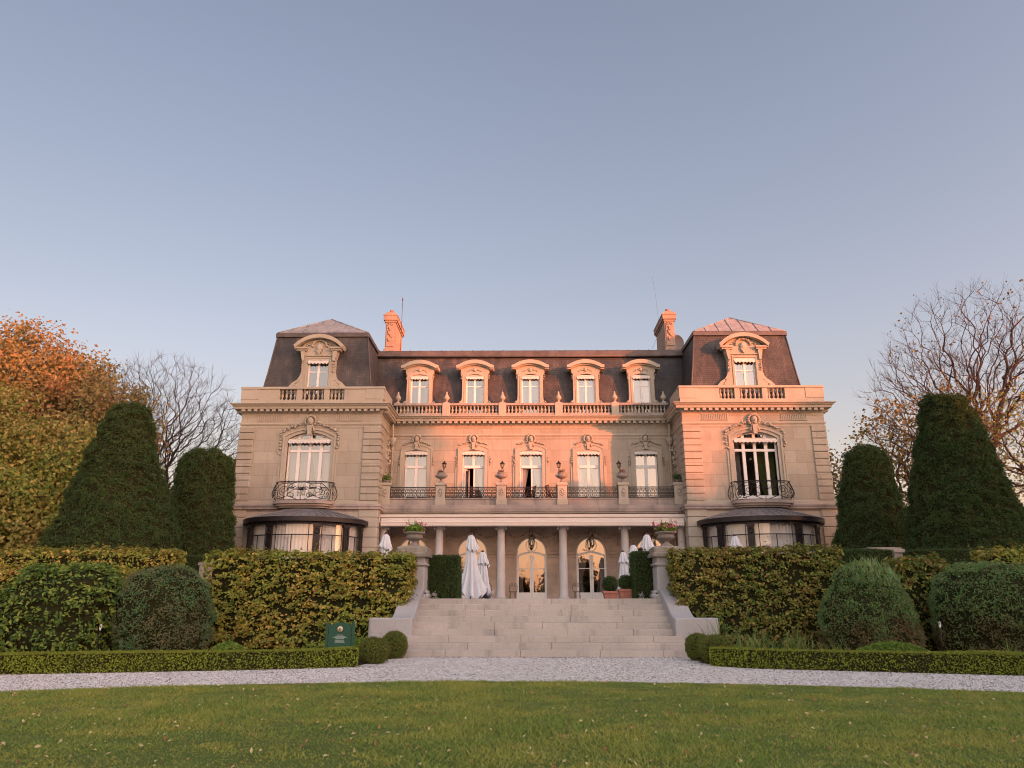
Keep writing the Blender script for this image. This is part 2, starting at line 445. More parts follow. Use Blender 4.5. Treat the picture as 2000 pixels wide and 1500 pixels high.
def mesh_np(name, V, F, mats, parent=None, midx=None, smooth=False, world=False):
    """V (n,3), F (m,k) arrays -> object"""
    V = np.asarray(V, dtype=np.float32); F = np.asarray(F, dtype=np.int32)
    me = bpy.data.meshes.new(name)
    k = F.shape[1]
    me.vertices.add(len(V)); me.vertices.foreach_set('co', V.ravel())
    me.loops.add(F.size); me.loops.foreach_set('vertex_index', F.ravel())
    me.polygons.add(len(F))
    me.polygons.foreach_set('loop_start', np.arange(0, F.size, k, dtype=np.int32))
    for mt in (mats if isinstance(mats, (list, tuple)) else [mats]):
        me.materials.append(MAT[mt])
    if midx is not None:
        me.polygons.foreach_set('material_index', np.asarray(midx, dtype=np.int32))
    me.polygons.foreach_set('use_smooth', np.full(len(F), smooth))
    me.update(calc_edges=True)
    o = bpy.data.objects.new(name, me)
    COL.objects.link(o)
    if parent is not None:
        o.parent = parent
    return o

class MB:
    """collects shapes into ONE mesh"""
    def __init__(s):
        s.v = []; s.f = []; s.m = []; s.cur = 0; s.sm = []; s.smooth = False
    def add(s, vs, fs, smooth=None):
        b = len(s.v)
        s.v.extend(vs)
        sm = s.smooth if smooth is None else smooth
        for f in fs:
            s.f.append([i + b for i in f]); s.m.append(s.cur); s.sm.append(sm)
        return s
    def box(s, x0, x1, y0, y1, z0, z1):
        if x0 > x1: x0, x1 = x1, x0
        if y0 > y1: y0, y1 = y1, y0
        if z0 > z1: z0, z1 = z1, z0
        v = [(x, y, z) for z in (z0, z1) for y in (y0, y1) for x in (x0, x1)]
        return s.add(v, [(0, 2, 3, 1), (4, 5, 7, 6), (0, 1, 5, 4), (2, 6, 7, 3), (0, 4, 6, 2), (1, 3, 7, 5)], False)
    def bbox(s, x0, x1, y0, y1, z0, z1, b=0.015):
        """box with chamfered vertical and top edges"""
        if x0 > x1: x0, x1 = x1, x0
        if y0 > y1: y0, y1 = y1, y0
        ring = lambda i: [(x0 + i, y0, 0), (x1 - i, y0, 0), (x1, y0 + i, 0), (x1, y1 - i, 0), (x1 - i, y1, 0), (x0 + i, y1, 0), (x0, y1 - i, 0), (x0, y0 + i, 0)]
        vs = []
        for z in (z0, z1 - b):
            vs += [(x, y, z) for x, y, _ in ring(b)]
        vs += [(min(max(x, x0 + b), x1 - b), min(max(y, y0 + b), y1 - b), z1) for x, y, _ in ring(2 * b)]
        fs = [tuple(range(7, -1, -1)), tuple(range(16, 24))]
        for r in (0, 8):
            for i in range(8):
                j = (i + 1) % 8
                fs.append((r + i, r + j, r + 8 + j, r + 8 + i))
        return s.add(vs, fs, False)
    def prism(s, poly, y0, y1, axis='y'):
        """poly: list of (a, b) counter-clockwise seen from -y, extruded y0..y1"""
        n = len(poly)
        ar = sum(poly[i][0] * poly[(i + 1) % n][1] - poly[(i + 1) % n][0] * poly[i][1] for i in range(n))
        if ar < 0: poly = poly[::-1]
        if axis == 'y': P = lambda a, b, c: (a, c, b)
        elif axis == 'x': P = lambda a, b, c: (c, a, b)
        else: P = lambda a, b, c: (a, b, c)
        vs = [P(a, b, y0) for a, b in poly] + [P(a, b, y1) for a, b in poly]
        flip = (axis != 'y')
        fs = [tuple(range(n)), tuple(range(2 * n - 1, n - 1, -1))]
        fs += [(i, n + i, n + (i + 1) % n, (i + 1) % n) for i in range(n)]
        if flip: fs = [f[::-1] for f in fs]
        return s.add(vs, fs, False)
    def lathe(s, prof, cx, cy, cz=0, n=16, smooth=True, sq=None, a0=0, a1=2 * pi):
        full = abs(a1 - a0 - 2 * pi) < 1e-6
        m = n if full else n + 1
        vs = []
        for r, z in prof:
            for i in range(m):
                a = a0 + (a1 - a0) * i / n
                rr = r * (sq(a) if sq else 1)
                vs.append((cx + rr * cos(a), cy + rr * sin(a), cz + z))
        fs = []
        for k in range(len(prof) - 1):
            for i in range(n):
                j = (i + 1) % m
                fs.append((k * m + i, k * m + j, (k + 1) * m + j, (k + 1) * m + i))
        if full:
            fs.append(tuple(range(m - 1, -1, -1)))
            fs.append(tuple(range((len(prof) - 1) * m, len(prof) * m)))
        return s.add(vs, fs, smooth)
    def tube(s, pts, r, n=5, caps=True, smooth=True):
        pts = [np.array(p, float) for p in pts]
        rs = r if isinstance(r, (list, tuple)) else [r] * len(pts)
        vs = []; prev = None
        for i, p in enumerate(pts):
            d = pts[min(i + 1, len(pts) - 1)] - pts[max(i - 1, 0)]
            d = d / (np.linalg.norm(d) + 1e-9)
            if prev is None:
                h = np.array([0, 0, 1.0]) if abs(d[2]) < 0.9 else np.array([1.0, 0, 0])
                u = np.cross(d, h)
            else:
                u = prev - d * np.dot(prev, d)
            u /= np.linalg.norm(u) + 1e-9
            prev = u
            w = np.cross(d, u)
            for k in range(n):
                a = 2 * pi * k / n
                q = p + rs[i] * (cos(a) * u + sin(a) * w)
                vs.append(tuple(q))
        fs = []
        for i in range(len(pts) - 1):
            for k in range(n):
                j = (k + 1) % n
                fs.append((i * n + k, i * n + j, (i + 1) * n + j, (i + 1) * n + k))
        if caps:
            fs.append(tuple(range(n - 1, -1, -1))); fs.append(tuple(range((len(pts) - 1) * n, len(pts) * n)))
        return s.add(vs, fs, smooth)
    def ball(s, c, r, n=8, m=6, sc=(1, 1, 1)):
        vs = [(c[0], c[1], c[2] - r * sc[2])]
        for i in range(1, m):
            t = -pi / 2 + pi * i / m
            for k in range(n):
                a = 2 * pi * k / n
                vs.append((c[0] + r * sc[0] * cos(t) * cos(a), c[1] + r * sc[1] * cos(t) * sin(a), c[2] + r * sc[2] * sin(t)))
        vs.append((c[0], c[1], c[2] + r * sc[2]))
        fs = [(0, 1 + (k + 1) % n, 1 + k) for k in range(n)]
        for i in range(m - 2):
            for k in range(n):
                j = (k + 1) % n
                fs.append((1 + i * n + k, 1 + i * n + j, 1 + (i + 1) * n + j, 1 + (i + 1) * n + k))
        e = len(vs) - 1; b = 1 + (m - 2) * n
        fs += [(e, b + k, b + (k + 1) % n) for k in range(n)]
        return s.add(vs, fs, True)
    def sweep(s, path, prof, closed=False):
        """path: list of (x, y) in plan; prof: list of (out, z); out is to the right of travel"""
        n = len(path); vs = []
        P = [np.array(p, float) for p in path]
        for i in range(n):
            if closed:
                a = P[i] - P[i - 1]; b = P[(i + 1) % n] - P[i]
            else:
                a = P[i] - P[i - 1] if i else P[1] - P[0]
                b = P[i + 1] - P[i] if i < n - 1 else a
            a = a / np.linalg.norm(a); b = b / np.linalg.norm(b)
            na = np.array([a[1], -a[0]]); nb = np.array([b[1], -b[0]])
            m = na + nb; m /= np.linalg.norm(m); m /= max(0.35, np.dot(m, na))
            for o, z in prof:
                q = P[i] + m * o
                vs.append((q[0], q[1], z))
        k = len(prof); fs = []
        for i in range(n if closed else n - 1):
            for j in range(k):
                jj = (j + 1) % k; ii = (i + 1) % n
                fs.append((i * k + j, ii * k + j, ii * k + jj, i * k + jj))
        if not closed:
            fs.append(tuple(range(k))); fs.append(tuple(range(n * k - 1, (n - 1) * k - 1, -1)))
        return s.add(vs, fs, False)
    def obj(s, name, mats, parent=None, off=None, bevel=0):
        me = bpy.data.meshes.new(name)
        v = s.v
        if off is not None:
            v = [(a - off[0], b - off[1], c - off[2]) for a, b, c in v]
        me.from_pydata(v, [], s.f)
        for mt in (mats if isinstance(mats, (list, tuple)) else [mats]):
            me.materials.append(MAT[mt])
        me.polygons.foreach_set('material_index', s.m)
        me.polygons.foreach_set('use_smooth', s.sm)
        bm = bmesh.new(); bm.from_mesh(me)
        bmesh.ops.recalc_face_normals(bm, faces=bm.faces)
        bm.to_mesh(me); bm.free()
        o = bpy.data.objects.new(name, me)
        COL.objects.link(o)
        if parent is not None: o.parent = parent
        return o

def arc(cx, cz, r, a0, a1, n=10, rz=None):
    rz = r if rz is None else rz
    return [(cx + r * cos(a0 + (a1 - a0) * i / n), cz + rz * sin(a0 + (a1 - a0) * i / n)) for i in range(n + 1)]

def seg_arc(x0, x1, zs, rise, n=10):
    """points of a segmental arch from (x0, zs) over to (x1, zs)"""
    w = (x1 - x0) / 2; cx = (x0 + x1) / 2
    if rise < 1e-4: return [(x0, zs), (x1, zs)]
    R = (w * w + rise * rise) / (2 * rise)
    a = math.asin(min(1, w / R))
    if rise > w * 0.999: a = pi / 2
    return [(cx + R * sin(-a + 2 * a * i / n), zs + rise - R + R * cos(-a + 2 * a * i / n)) for i in range(n + 1)]

def wall_open(mb, x0, x1, z0, z1, y0, y1, ops):
    """wall slab with arched openings: ops = (xa, xb, za, zspring, rise)"""
    x = x0
    for xa, xb, za, zs, rise in sorted(ops):
        if xa > x: mb.box(x, xa, y0, y1, z0, z1)
        if za > z0: mb.box(xa, xb, y0, y1, z0, za)
        top = seg_arc(xa, xb, zs, rise, 14)
        for (a, za_), (b, zb_) in zip(top[:-1], top[1:]):
            mb.prism([(a, za_), (b, zb_), (b, z1), (a, z1)], y0, y1)
        x = xb
    if x1 > x: mb.box(x, x1, y0, y1, z0, z1)

def band(mb, inner, outer, y0, y1):
    """strip between two polylines of the same length (x, z), extruded in y"""
    for i in range(len(inner) - 1):
        mb.prism([inner[i], inner[i + 1], outer[i + 1], outer[i]], y0, y1)

# ------------------------------------------------------------------ foliage
def leaves(P, Nrm, size, aspect=1.8, spread=0.9, fold=0.25, jitter=0.5, hang=0.0):
    """P (n,3) positions, Nrm (n,3) outward directions -> folded leaf pairs of triangles"""
    n = len(P)
    nr = Nrm + RNG.normal(0, spread, (n, 3)); nr /= np.linalg.norm(nr, axis=1)[:, None] + 1e-9
    t = RNG.normal(0, 1, (n, 3)); t[:, 2] -= hang
    t -= nr * (t * nr).sum(1)[:, None]; t /= np.linalg.norm(t, axis=1)[:, None] + 1e-9
    b = np.cross(nr, t)
    s = size * (1 + RNG.uniform(-jitter, jitter, n))[:, None]
    w = s / aspect
    base = P - t * s * 0.5; tip = P + t * s * 0.5
    l = P + b * w * 0.5 + nr * s * fold - t * s * 0.05; r = P - b * w * 0.5 + nr * s * fold - t * s * 0.05
    V = np.stack([base, l, tip, r], 1).reshape(-1, 3)
    i = np.arange(n) * 4
    F = np.stack([np.stack([i, i + 3, i + 2], 1), np.stack([i, i + 2, i + 1], 1)], 1).reshape(-1, 3)
    return V, F

def box_surface(n, x0, x1, y0, y1, z0, z1, depth, faces='fblrt'):
    """random points and normals on the named sides of a box"""
    ar = {'f': (x1 - x0) * (z1 - z0), 'b': (x1 - x0) * (z1 - z0), 'l': (y1 - y0) * (z1 - z0), 'r': (y1 - y0) * (z1 - z0), 't': (x1 - x0) * (y1 - y0)}
    tot = sum(ar[f] for f in faces)
    Ps, Ns = [], []
    for f in faces:
        k = int(n * ar[f] / tot)
        u = RNG.uniform(0, 1, (k, 3))
        p = np.stack([x0 + u[:, 0] * (x1 - x0), y0 + u[:, 1] * (y1 - y0), z0 + u[:, 2] * (z1 - z0)], 1)
        nn = np.zeros((k, 3))
        if f == 'f': p[:, 1] = y0; nn[:, 1] = -1
        if f == 'b': p[:, 1] = y1; nn[:, 1] = 1
        if f == 'l': p[:, 0] = x0; nn[:, 0] = -1
        if f == 'r': p[:, 0] = x1; nn[:, 0] = 1
        if f == 't': p[:, 2] = z1; nn[:, 2] = 1
        Ps.append(p - nn * RNG.uniform(-0.3, 1, (k, 1)) * depth); Ns.append(nn)
    return np.concatenate(Ps), np.concatenate(Ns)

def vnoise(P, scale, seed=0):
    """lattice value noise, two octaves, roughly -1..1 (scale ~ 2 pi / feature size)"""
    out = np.zeros(len(P)); amp = 1.0
    th = 0.5 + 0.37 * seed
    R = np.array([[cos(th), -sin(th), 0], [sin(th), cos(th), 0], [0, 0, 1.0]])
    for o in range(2):
        Q = (P @ R.T) * (scale / 2.6) * (1.9 ** o) + seed * 7.31 + 13.7 * o
        I = np.floor(Q).astype(np.int64); f = Q - I; f = f * f * (3 - 2 * f)
        acc = 0
        for dx in (0, 1):
            for dy in (0, 1):
                for dz in (0, 1):
                    h = ((I[:, 0] + dx) * 73856093) ^ ((I[:, 1] + dy) * 19349663) ^ ((I[:, 2] + dz) * 83492791) ^ (seed * 2654435 + 97)
                    h = (h ^ (h >> 13)) * 1274126177 & 0x7fffffff
                    v = (h % 10007) / 5003.5 - 1
                    acc = acc + v * (f[:, 0] if dx else 1 - f[:, 0]) * (f[:, 1] if dy else 1 - f[:, 1]) * (f[:, 2] if dz else 1 - f[:, 2])
        out += acc * amp; amp *= 0.55
    return out * 1.15

def foliage_obj(name, P, Nn, size, mat, core=None, parent=None, off=(0, 0, 0), topmask=None, topmat=None, **kw):
    V, F = leaves(P, Nn, size, **kw)
    mats = [mat]; mi = np.zeros(len(F), int)
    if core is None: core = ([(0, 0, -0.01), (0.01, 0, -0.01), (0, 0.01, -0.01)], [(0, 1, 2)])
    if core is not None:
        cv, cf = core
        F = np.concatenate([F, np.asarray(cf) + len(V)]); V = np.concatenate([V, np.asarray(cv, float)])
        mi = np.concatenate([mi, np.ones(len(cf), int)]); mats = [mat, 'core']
    if topmask is not None:
        mats.append(topmat); mi[:len(topmask) * 2][np.repeat(topmask, 2)] = 2
    V = V - np.asarray(off)
    return mesh_np(name, V, F, mats, parent, mi)

def box_core(x0, x1, y0, y1, z0, z1):
    v = [(x, y, z) for z in (z0, z1) for y in (y0, y1) for x in (x0, x1)]
    q = [(0, 2, 3, 1), (4, 5, 7, 6), (0, 1, 5, 4), (2, 6, 7, 3), (0, 4, 6, 2), (1, 3, 7, 5)]
    f = []
    for a, b, c, d in q: f += [(a, b, c), (a, c, d)]
    return v, f

def hedge(name, x0, x1, y0, y1, z0, z1, size, dens, mat, label, cat='hedge', group=None, faces='fblrt', depth=None, wob=0.06, layer=0.0, **kw):
    depth = depth or size * 1.2
    area = 2 * (x1 - x0) * (z1 - z0) + 2 * (y1 - y0) * (z1 - z0) + (x1 - x0) * (y1 - y0)
    P, Nn = box_surface(int(area * dens), x0, x1, y0, y1, z0, z1, depth, faces)
    P = P + Nn * (vnoise(P, 1.6, 3) * wob)[:, None]
    if layer:
        # foliage grows in ragged tiers: dark hollows between them, leaves laid like shingles
        ln = vnoise(P * np.array([1, 1, 1.9]), 11.0, 8)
        keep = RNG.uniform(0, 1, len(P)) < np.clip(0.56 + 0.9 * ln, 0.06, 1)
        P, Nn, ln = P[keep], Nn[keep], ln[keep]
        P = P + Nn * (np.clip(ln, -1, 1) * layer)[:, None]
        Nn = Nn + np.array([0, 0, 0.75])
    st = RNG.uniform(0, 1, len(P)) < 0.05     # stray shoots the shears missed
    P[st] += (Nn * 0.7 + np.array([0, 0, 0.5]))[st] * RNG.exponential(0.045, (st.sum(), 1))
    off = ((x0 + x1) / 2, (y0 + y1) / 2, z0)
    i = depth * 0.9 + layer * 0.6
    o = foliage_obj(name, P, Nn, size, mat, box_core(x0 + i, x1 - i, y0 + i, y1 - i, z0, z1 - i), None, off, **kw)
    o.location = off
    return tag(o, label, cat, group)

def ribbon_hedge(name, path, width, z0, z1, size, dens, mat, label, group=None):
    """low clipped hedge following a polyline path in plan"""
    Ps, Ns = [], []; cv, cf = [], []
    pts = np.array(path, float)
    for _ in range(2):   # round the corners
        q = [pts[0]]
        for a_, b_ in zip(pts[:-1], pts[1:]): q += [a_ * 0.75 + b_ * 0.25, a_ * 0.25 + b_ * 0.75]
        pts = np.array(q + [pts[-1]])
    seg = pts[1:] - pts[:-1]; ln = np.linalg.norm(seg, axis=1); T = seg / ln[:, None]
    nrm = np.stack([T[:, 1], -T[:, 0]], 1)
    for i in range(len(seg)):
        for side in (-1, 1):
            k = int(ln[i] * (z1 - z0) * dens); u = RNG.uniform(0, 1, (k, 2))
            xy = pts[i] + u[:, :1] * seg[i] + side * nrm[i] * width / 2
            p = np.concatenate([xy, (z0 + u[:, 1:] * (z1 - z0))], 1)
            nn = np.tile([side * nrm[i][0], side * nrm[i][1], 0], (k, 1))
            Ps.append(p - nn * RNG.uniform(-0.3, 1, (k, 1)) * size); Ns.append(nn)
        k = int(ln[i] * width * dens * 1.4); u = RNG.uniform(0, 1, (k, 2))
        xy = pts[i] + u[:, :1] * seg[i] + (u[:, 1:] - 0.5) * width * nrm[i]
        nn = np.tile([0, 0, 1.0], (k, 1))
        Ps.append(np.concatenate([xy, np.full((k, 1), z1)], 1) - nn * RNG.uniform(-0.2, 1, (k, 1)) * size); Ns.append(nn)
    for e, sgn in ((0, -1), (-1, 1)):
        k = int(width * (z1 - z0) * dens); u = RNG.uniform(0, 1, (k, 2))
        xy = pts[e] + (u[:, :1] - 0.5) * width * nrm[e]
        nn = np.tile([sgn * T[e][0], sgn * T[e][1], 0], (k, 1))
        Ps.append(np.concatenate([xy, z0 + u[:, 1:] * (z1 - z0)], 1) - nn * RNG.uniform(-0.3, 1, (k, 1)) * size); Ns.append(nn)
    w = width / 2 - size * 0.8
    for i, p in enumerate(pts):
        nn = nrm[min(i, len(nrm) - 1)]
        for sx, zz in ((-1, z0), (1, z0), (1, z1 - size * 0.8), (-1, z1 - size * 0.8)):
            cv.append((p[0] + sx * nn[0] * w, p[1] + sx * nn[1] * w, zz))
    for i in range(len(pts) - 1):
        for j in range(4):
            a, b, c, d = i * 4 + j, i * 4 + (j + 1) % 4, (i + 1) * 4 + (j + 1) % 4, (i + 1) * 4 + j
            cf += [(a, b, c), (a, c, d)]
    P = np.concatenate(Ps); Nn = np.concatenate(Ns)
    topm = (Nn[:, 2] > 0.5) | ((P[:, 2] > z1 - 0.05) & (RNG.uniform(0, 1, len(P)) < 0.6)) | (RNG.uniform(0, 1, len(P)) < 0.06 + 0.35 * (vnoise(P, 0.9, 12) > 0.45))
    P = P + Nn * (vnoise(P, 2.5, 5) * 0.025)[:, None]
    off = (pts[len(pts) // 2][0], pts[len(pts) // 2][1], z0)
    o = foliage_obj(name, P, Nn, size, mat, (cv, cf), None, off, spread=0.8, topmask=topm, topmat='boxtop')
    o.location = off
    return tag(o, label, 'hedge', group)

def round_shape(name, c, prof, n, size, mat, label, cat, group=None, wob=0.05, lump=0.0, lscale=1.2, seed=1, sx=1.0, sy=1.0, parent=None, stem=None, tier=0.0, **kw):
    """foliage over a body of revolution: prof = [(r, z)...]"""
    prof = np.array(prof, float)
    d = np.diff(prof, axis=0); ln = np.hypot(d[:, 0], d[:, 1]); ln_ = ln.copy()
    wgt = ln * (prof[1:, 0] + prof[:-1, 0]) / 2 + 1e-9
    k = RNG.choice(len(d), n, p=wgt / wgt.sum())
    r0, r1 = prof[k, 0], prof[k + 1, 0]
    u = RNG.uniform(0, 1, n)
    den = r1 * r1 - r0 * r0
    rr = np.sqrt(r0 * r0 + u * den); t = np.where(abs(r1 - r0) > 1e-4, (rr - r0) / np.where(abs(r1 - r0) > 1e-4, r1 - r0, 1), u)
    z = prof[k, 1] + t * d[k, 1]
    a = RNG.uniform(0, 2 * pi, n)
    nr = d[k, 1] / ln[k]; nz = -d[k, 0] / ln[k]
    Nn = np.stack([nr * np.cos(a), nr * np.sin(a), nz], 1)
    P = np.stack([rr * np.cos(a) * sx, rr * np.sin(a) * sy, z], 1)
    P -= Nn * (RNG.uniform(-0.3, 1, n) * size * 1.4)[:, None]
    P += Nn * (vnoise(P, lscale, seed) * (wob + lump))[:, None]
    if tier:
        ln = vnoise(P * np.array([1, 1, 1.4]), 9.0, seed + 20)
        keep = RNG.uniform(0, 1, len(P)) < np.clip(0.66 + 0.7 * ln, 0.12, 1)
        P, Nn, ln = P[keep], Nn[keep], ln[keep]
        P = P + Nn * (np.clip(ln, -1, 1) * tier)[:, None]
        Nn = Nn + np.array([0, 0, 0.55])
    st = RNG.uniform(0, 1, len(P)) < 0.04
    P[st] += (Nn * 0.8 + np.array([0, 0, 0.4]))[st] * RNG.exponential(size * 0.7, (st.sum(), 1))
    # inner mass that follows the same lumps, so no leaf hides inside it
    m = 44; tt = np.concatenate([[0], np.cumsum(ln_)]) ; tt = tt / tt[-1]
    ts = np.linspace(0, 1, 26); pr = np.interp(ts, tt, prof[:, 0]); pz = np.interp(ts, tt, prof[:, 1])
    dr, dz = np.gradient(pr), np.gradient(pz); dl = np.hypot(dr, dz) + 1e-9
    aa = np.arange(m) * 2 * pi / m
    Pc = np.stack([np.outer(pr, np.cos(aa)) * sx, np.outer(pr, np.sin(aa)) * sy, np.repeat(pz[:, None], m, 1)], 2).reshape(-1, 3)
    Nc = np.stack([np.outer(dz / dl, np.cos(aa)), np.outer(dz / dl, np.sin(aa)), np.repeat((-dr / dl)[:, None], m, 1)], 2).reshape(-1, 3)
    Pc = Pc + Nc * (vnoise(Pc, lscale, seed) * (wob + lump))[:, None]
    if tier: Pc = Pc + Nc * (np.clip(vnoise(Pc * np.array([1, 1, 1.4]), 9.0, seed + 20), -1, 1) * tier)[:, None]
    Pc = Pc - Nc * size * 1.15
    Pc[:, 2] = np.maximum(Pc[:, 2], 0)
    cv = Pc; cf = []
    for j in range(len(ts) - 1):
        for i in range(m):
            q = (j * m + i, j * m + (i + 1) % m, (j + 1) * m + (i + 1) % m, (j + 1) * m + i)
            cf += [(q[0], q[1], q[2]), (q[0], q[2], q[3])]
    if parent is not None:
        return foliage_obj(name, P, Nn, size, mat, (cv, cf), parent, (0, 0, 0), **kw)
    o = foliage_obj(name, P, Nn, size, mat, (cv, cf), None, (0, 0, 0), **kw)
    o.location = c
    return tag(o, label, cat, group)

# ------------------------------------------------------------------ branching trees
def skeleton(points, base, trunk_top, bf=0.45, seed=0):
    """connect every point to the nearest earlier node, weighing path length, from a trunk"""
    base = np.array(base, float); top = np.array(trunk_top, float)
    tn = 5
    nodes = [base + (top - base) * i / tn for i in range(tn + 1)]
    par = [-1] + list(range(tn)); plen = [np.linalg.norm(n - base) for n in nodes]
    pts = points[np.argsort(np.linalg.norm(points - top, axis=1))]
    A = np.zeros((len(pts) * 3 + tn + 2, 3)); PL = np.zeros(len(A))
    cnt = len(nodes); A[:cnt] = nodes; PL[:cnt] = plen
    for p in pts:
        lo = tn - 1
        d = np.linalg.norm(A[lo:cnt] - p, axis=1)
        j = int(np.argmin(d + bf * PL[lo:cnt])) + lo
        dd = np.linalg.norm(p - A[j])
        steps = 2 if dd > 0.9 else 1
        prev = j
        for s_ in range(1, steps + 1):
            q = A[j] + (p - A[j]) * s_ / steps
            if s_ < steps:
                q = q + np.array([random.uniform(-1, 1), random.uniform(-1, 1), random.uniform(-0.2, 1)]) * dd * 0.10
            if cnt >= len(A): break
            A[cnt] = q; PL[cnt] = PL[prev] + np.linalg.norm(q - A[prev]); par.append(prev); prev = cnt; cnt += 1
    A = A[:cnt]
    w = np.ones(cnt)
    order = np.argsort(-PL[:cnt])
    for i in order:
        if par[i] >= 0: w[par[i]] += w[i]
    return A, par, w

def branches_mesh(A, par, w, rtip, rexp=0.5, rmax=1, sides=(3, 5), twigs=0, twlen=0.8, tips=None):
    R = np.minimum(rtip * w ** rexp, rmax)
    V, F = [], []; nv = 0
    def seg(p, q, r0, r1, n):
        nonlocal nv
        d = q - p; l = np.linalg.norm(d)
        if l < 1e-6: return
        d = d / l
        h = np.array([0, 0, 1.0]) if abs(d[2]) < 0.9 else np.array([1.0, 0, 0])
        u = np.cross(d, h); u /= np.linalg.norm(u); v = np.cross(d, u)
        a = np.arange(n) * 2 * pi / n
        ring = np.cos(a)[:, None] * u + np.sin(a)[:, None] * v
        V.append(p + ring * r0); V.append(q + ring * r1)
        for k in range(n):
            j = (k + 1) % n
            F.append((nv + k, nv + j, nv + n + j)); F.append((nv + k, nv + n + j, nv + n + k))
        nv += 2 * n
    for i in range(1, len(A)):
        j = par[i]
        n = 8 if R[i] > 0.12 else (5 if R[i] > 0.04 else 3)
        rj = min(R[j], R[i] * 1.35)
        seg(A[j], A[i], rj, R[i], n)
    if twigs:
        leafy = [i for i in range(6, len(A)) if w[i] <= 4]
        for i in leafy:
            d0 = A[i] - A[par[i]]; d0 = d0 / (np.linalg.norm(d0) + 1e-9)
            for k in range(twigs):
                d = d0 + np.array([random.gauss(0, 0.55), random.gauss(0, 0.55), random.gauss(0.25, 0.45)])
                d /= np.linalg.norm(d); l = twlen * random.uniform(0.4, 1.1)
                m = A[i] + d * l * 0.5 + np.array([0, 0, 0.04])
                d2 = d + np.array([random.gauss(0, 0.3), random.gauss(0, 0.3), 0.25]); d2 /= np.linalg.norm(d2)
                e = m + d2 * l * 0.5
                seg(A[i], m, rtip * 0.8, rtip * 0.6, 3); seg(m, e, rtip * 0.6, rtip * 0.35, 3)
                if tips is not None: tips.append(e)
    return np.concatenate(V), np.array(F)

def blob_points(blobs, n, seed, shell=0.0):
    """n points inside a union of ellipsoids [(cx, cy, cz, rx, ry, rz)...]"""
    r = np.random.default_rng(seed)
    vol = np.array([b[3] * b[4] * b[5] for b in blobs]); k = r.choice(len(blobs), n, p=vol / vol.sum())
    B = np.array(blobs)[k]
    d = r.normal(0, 1, (n, 3)); d /= np.linalg.norm(d, axis=1)[:, None]
    u = r.uniform(shell, 1, (n, 1)) ** (1 / 3 if shell == 0 else 0.6)
    P = B[:, :3] + d * u * B[:, 3:]
    return P, d

def tree(name, base, trunk_top, blobs, nclump, nleaf, spread_r, leaf, lmat, label, cat='tree', group=None, rtip=0.02, twigs=0, twlen=0.8, seed=1, shell=0.25, bmat='bark', rexp=0.5, bf=0.45, tipleaf=0, hang=0.6):
    """blobs and trunk_top are relative to base"""
    random.seed(seed)
    root = thing(name, base, label, cat, group)
    P, D = blob_points(blobs, nclump, seed, shell)
    P = P[P[:, 2] > 0.4]
    A, par, w = skeleton(P, (0, 0, 0), trunk_top, bf)
    tips = []
    V, F = branches_mesh(A, par, w, rtip, rexp, twigs=twigs, twlen=twlen, tips=tips)
    mesh_np('trunk', V, F, bmat, root)
    if lmat and nleaf:
        if tipleaf and tips:
            T = np.array(tips); T = T[RNG.uniform(0, 1, len(T)) < tipleaf]
            C = np.repeat(T, nleaf, 0)
        else:
            C = np.repeat(P, nleaf, 0)
        Q = C + RNG.normal(0, spread_r, C.shape) * np.array([1, 1, 0.75])
        cen = np.mean([b[:3] for b in blobs], 0)
        nn = Q - C + (Q - cen) * 0.15 + np.array([0, 0, 0.3]); nn /= np.linalg.norm(nn, axis=1)[:, None] + 1e-9
        V, F = leaves(Q, nn, leaf, aspect=1.3, spread=0.7, hang=hang)
        mesh_np('crown', V, F, lmat, root)
    return root
# ================================================================== GROUND (the setting)
def disc_pts(cx, cy, r, a0, a1, n):
    return [(cx + r * cos(a0 + (a1 - a0) * i / n), cy + r * sin(a0 + (a1 - a0) * i / n)) for i in range(n + 1)]
LC, LR = (-0.75, -6.5), 20.9                  # the round lawn: centre and radius
g = MB(); g.box(-400, 400, -300, 400, -0.6, -0.05)
tag(g.obj('ground', 'lawn'), kind='structure')
hedge_front_L = [(-30.0, 8.5), (-20.0, 13.2), (-14.5, 15.1), (-11.16, 15.95), (-8.33, 16.6), (-6.6, 17.02), (-5.35, 17.42), (-4.4, 17.85)]
hedge_front_R = [(3.98, 18.2), (4.25, 17.75), (4.7, 17.45), (6.3, 16.95), (9.33, 15.95), (13.0, 14.9), (19.0, 12.6), (29.0, 8.0)]
g = MB()
left = hedge_front_L; right = hedge_front_R
poly = [(-30, 0), (30, 0)] + [(x, y) for x, y in right[::-1]] + [(3.7, 19.0), (3.9, 21.0), (3.9, 22.3), (-3.9, 22.3), (-3.9, 21.0), (-4.35, 19.0)] + left[::-1]
g.prism(poly, -0.03, 0.0, 'z')
tag(g.obj('gravel_path', 'gravel'), kind='structure')
g = MB(); g.prism(disc_pts(LC[0], LC[1], LR, 0, 2 * pi, 120)[:-1], -0.02, 0.03, 'z')
tag(g.obj('lawn', 'lawn'), kind='structure')
for nm, pl in (('flower_bed', [(x, y + 0.2) for x, y in left] + [(-4.3, 19.2), (-4.0, 21.4), (-4.0, 24.5), (-40, 24.5), (-40, 9)]),
               ('flower_bed', [(x, y + 0.2) for x, y in right[::-1]] + [(3.85, 19.2), (4.0, 21.4), (4.0, 24.5), (40, 24.5), (40, 9)])):
    g = MB(); g.prism(pl, -0.02, 0.04, 'z')
    tag(g.obj(nm, 'soil'), kind='structure')
g = MB(); g.box(-150, 150, 24.6, 200, -0.05, 1.50); g.box(-3.72, 3.72, 24.0, 24.6, 0, 1.50)
tag(g.obj('terrace', 'coping'), kind='structure')
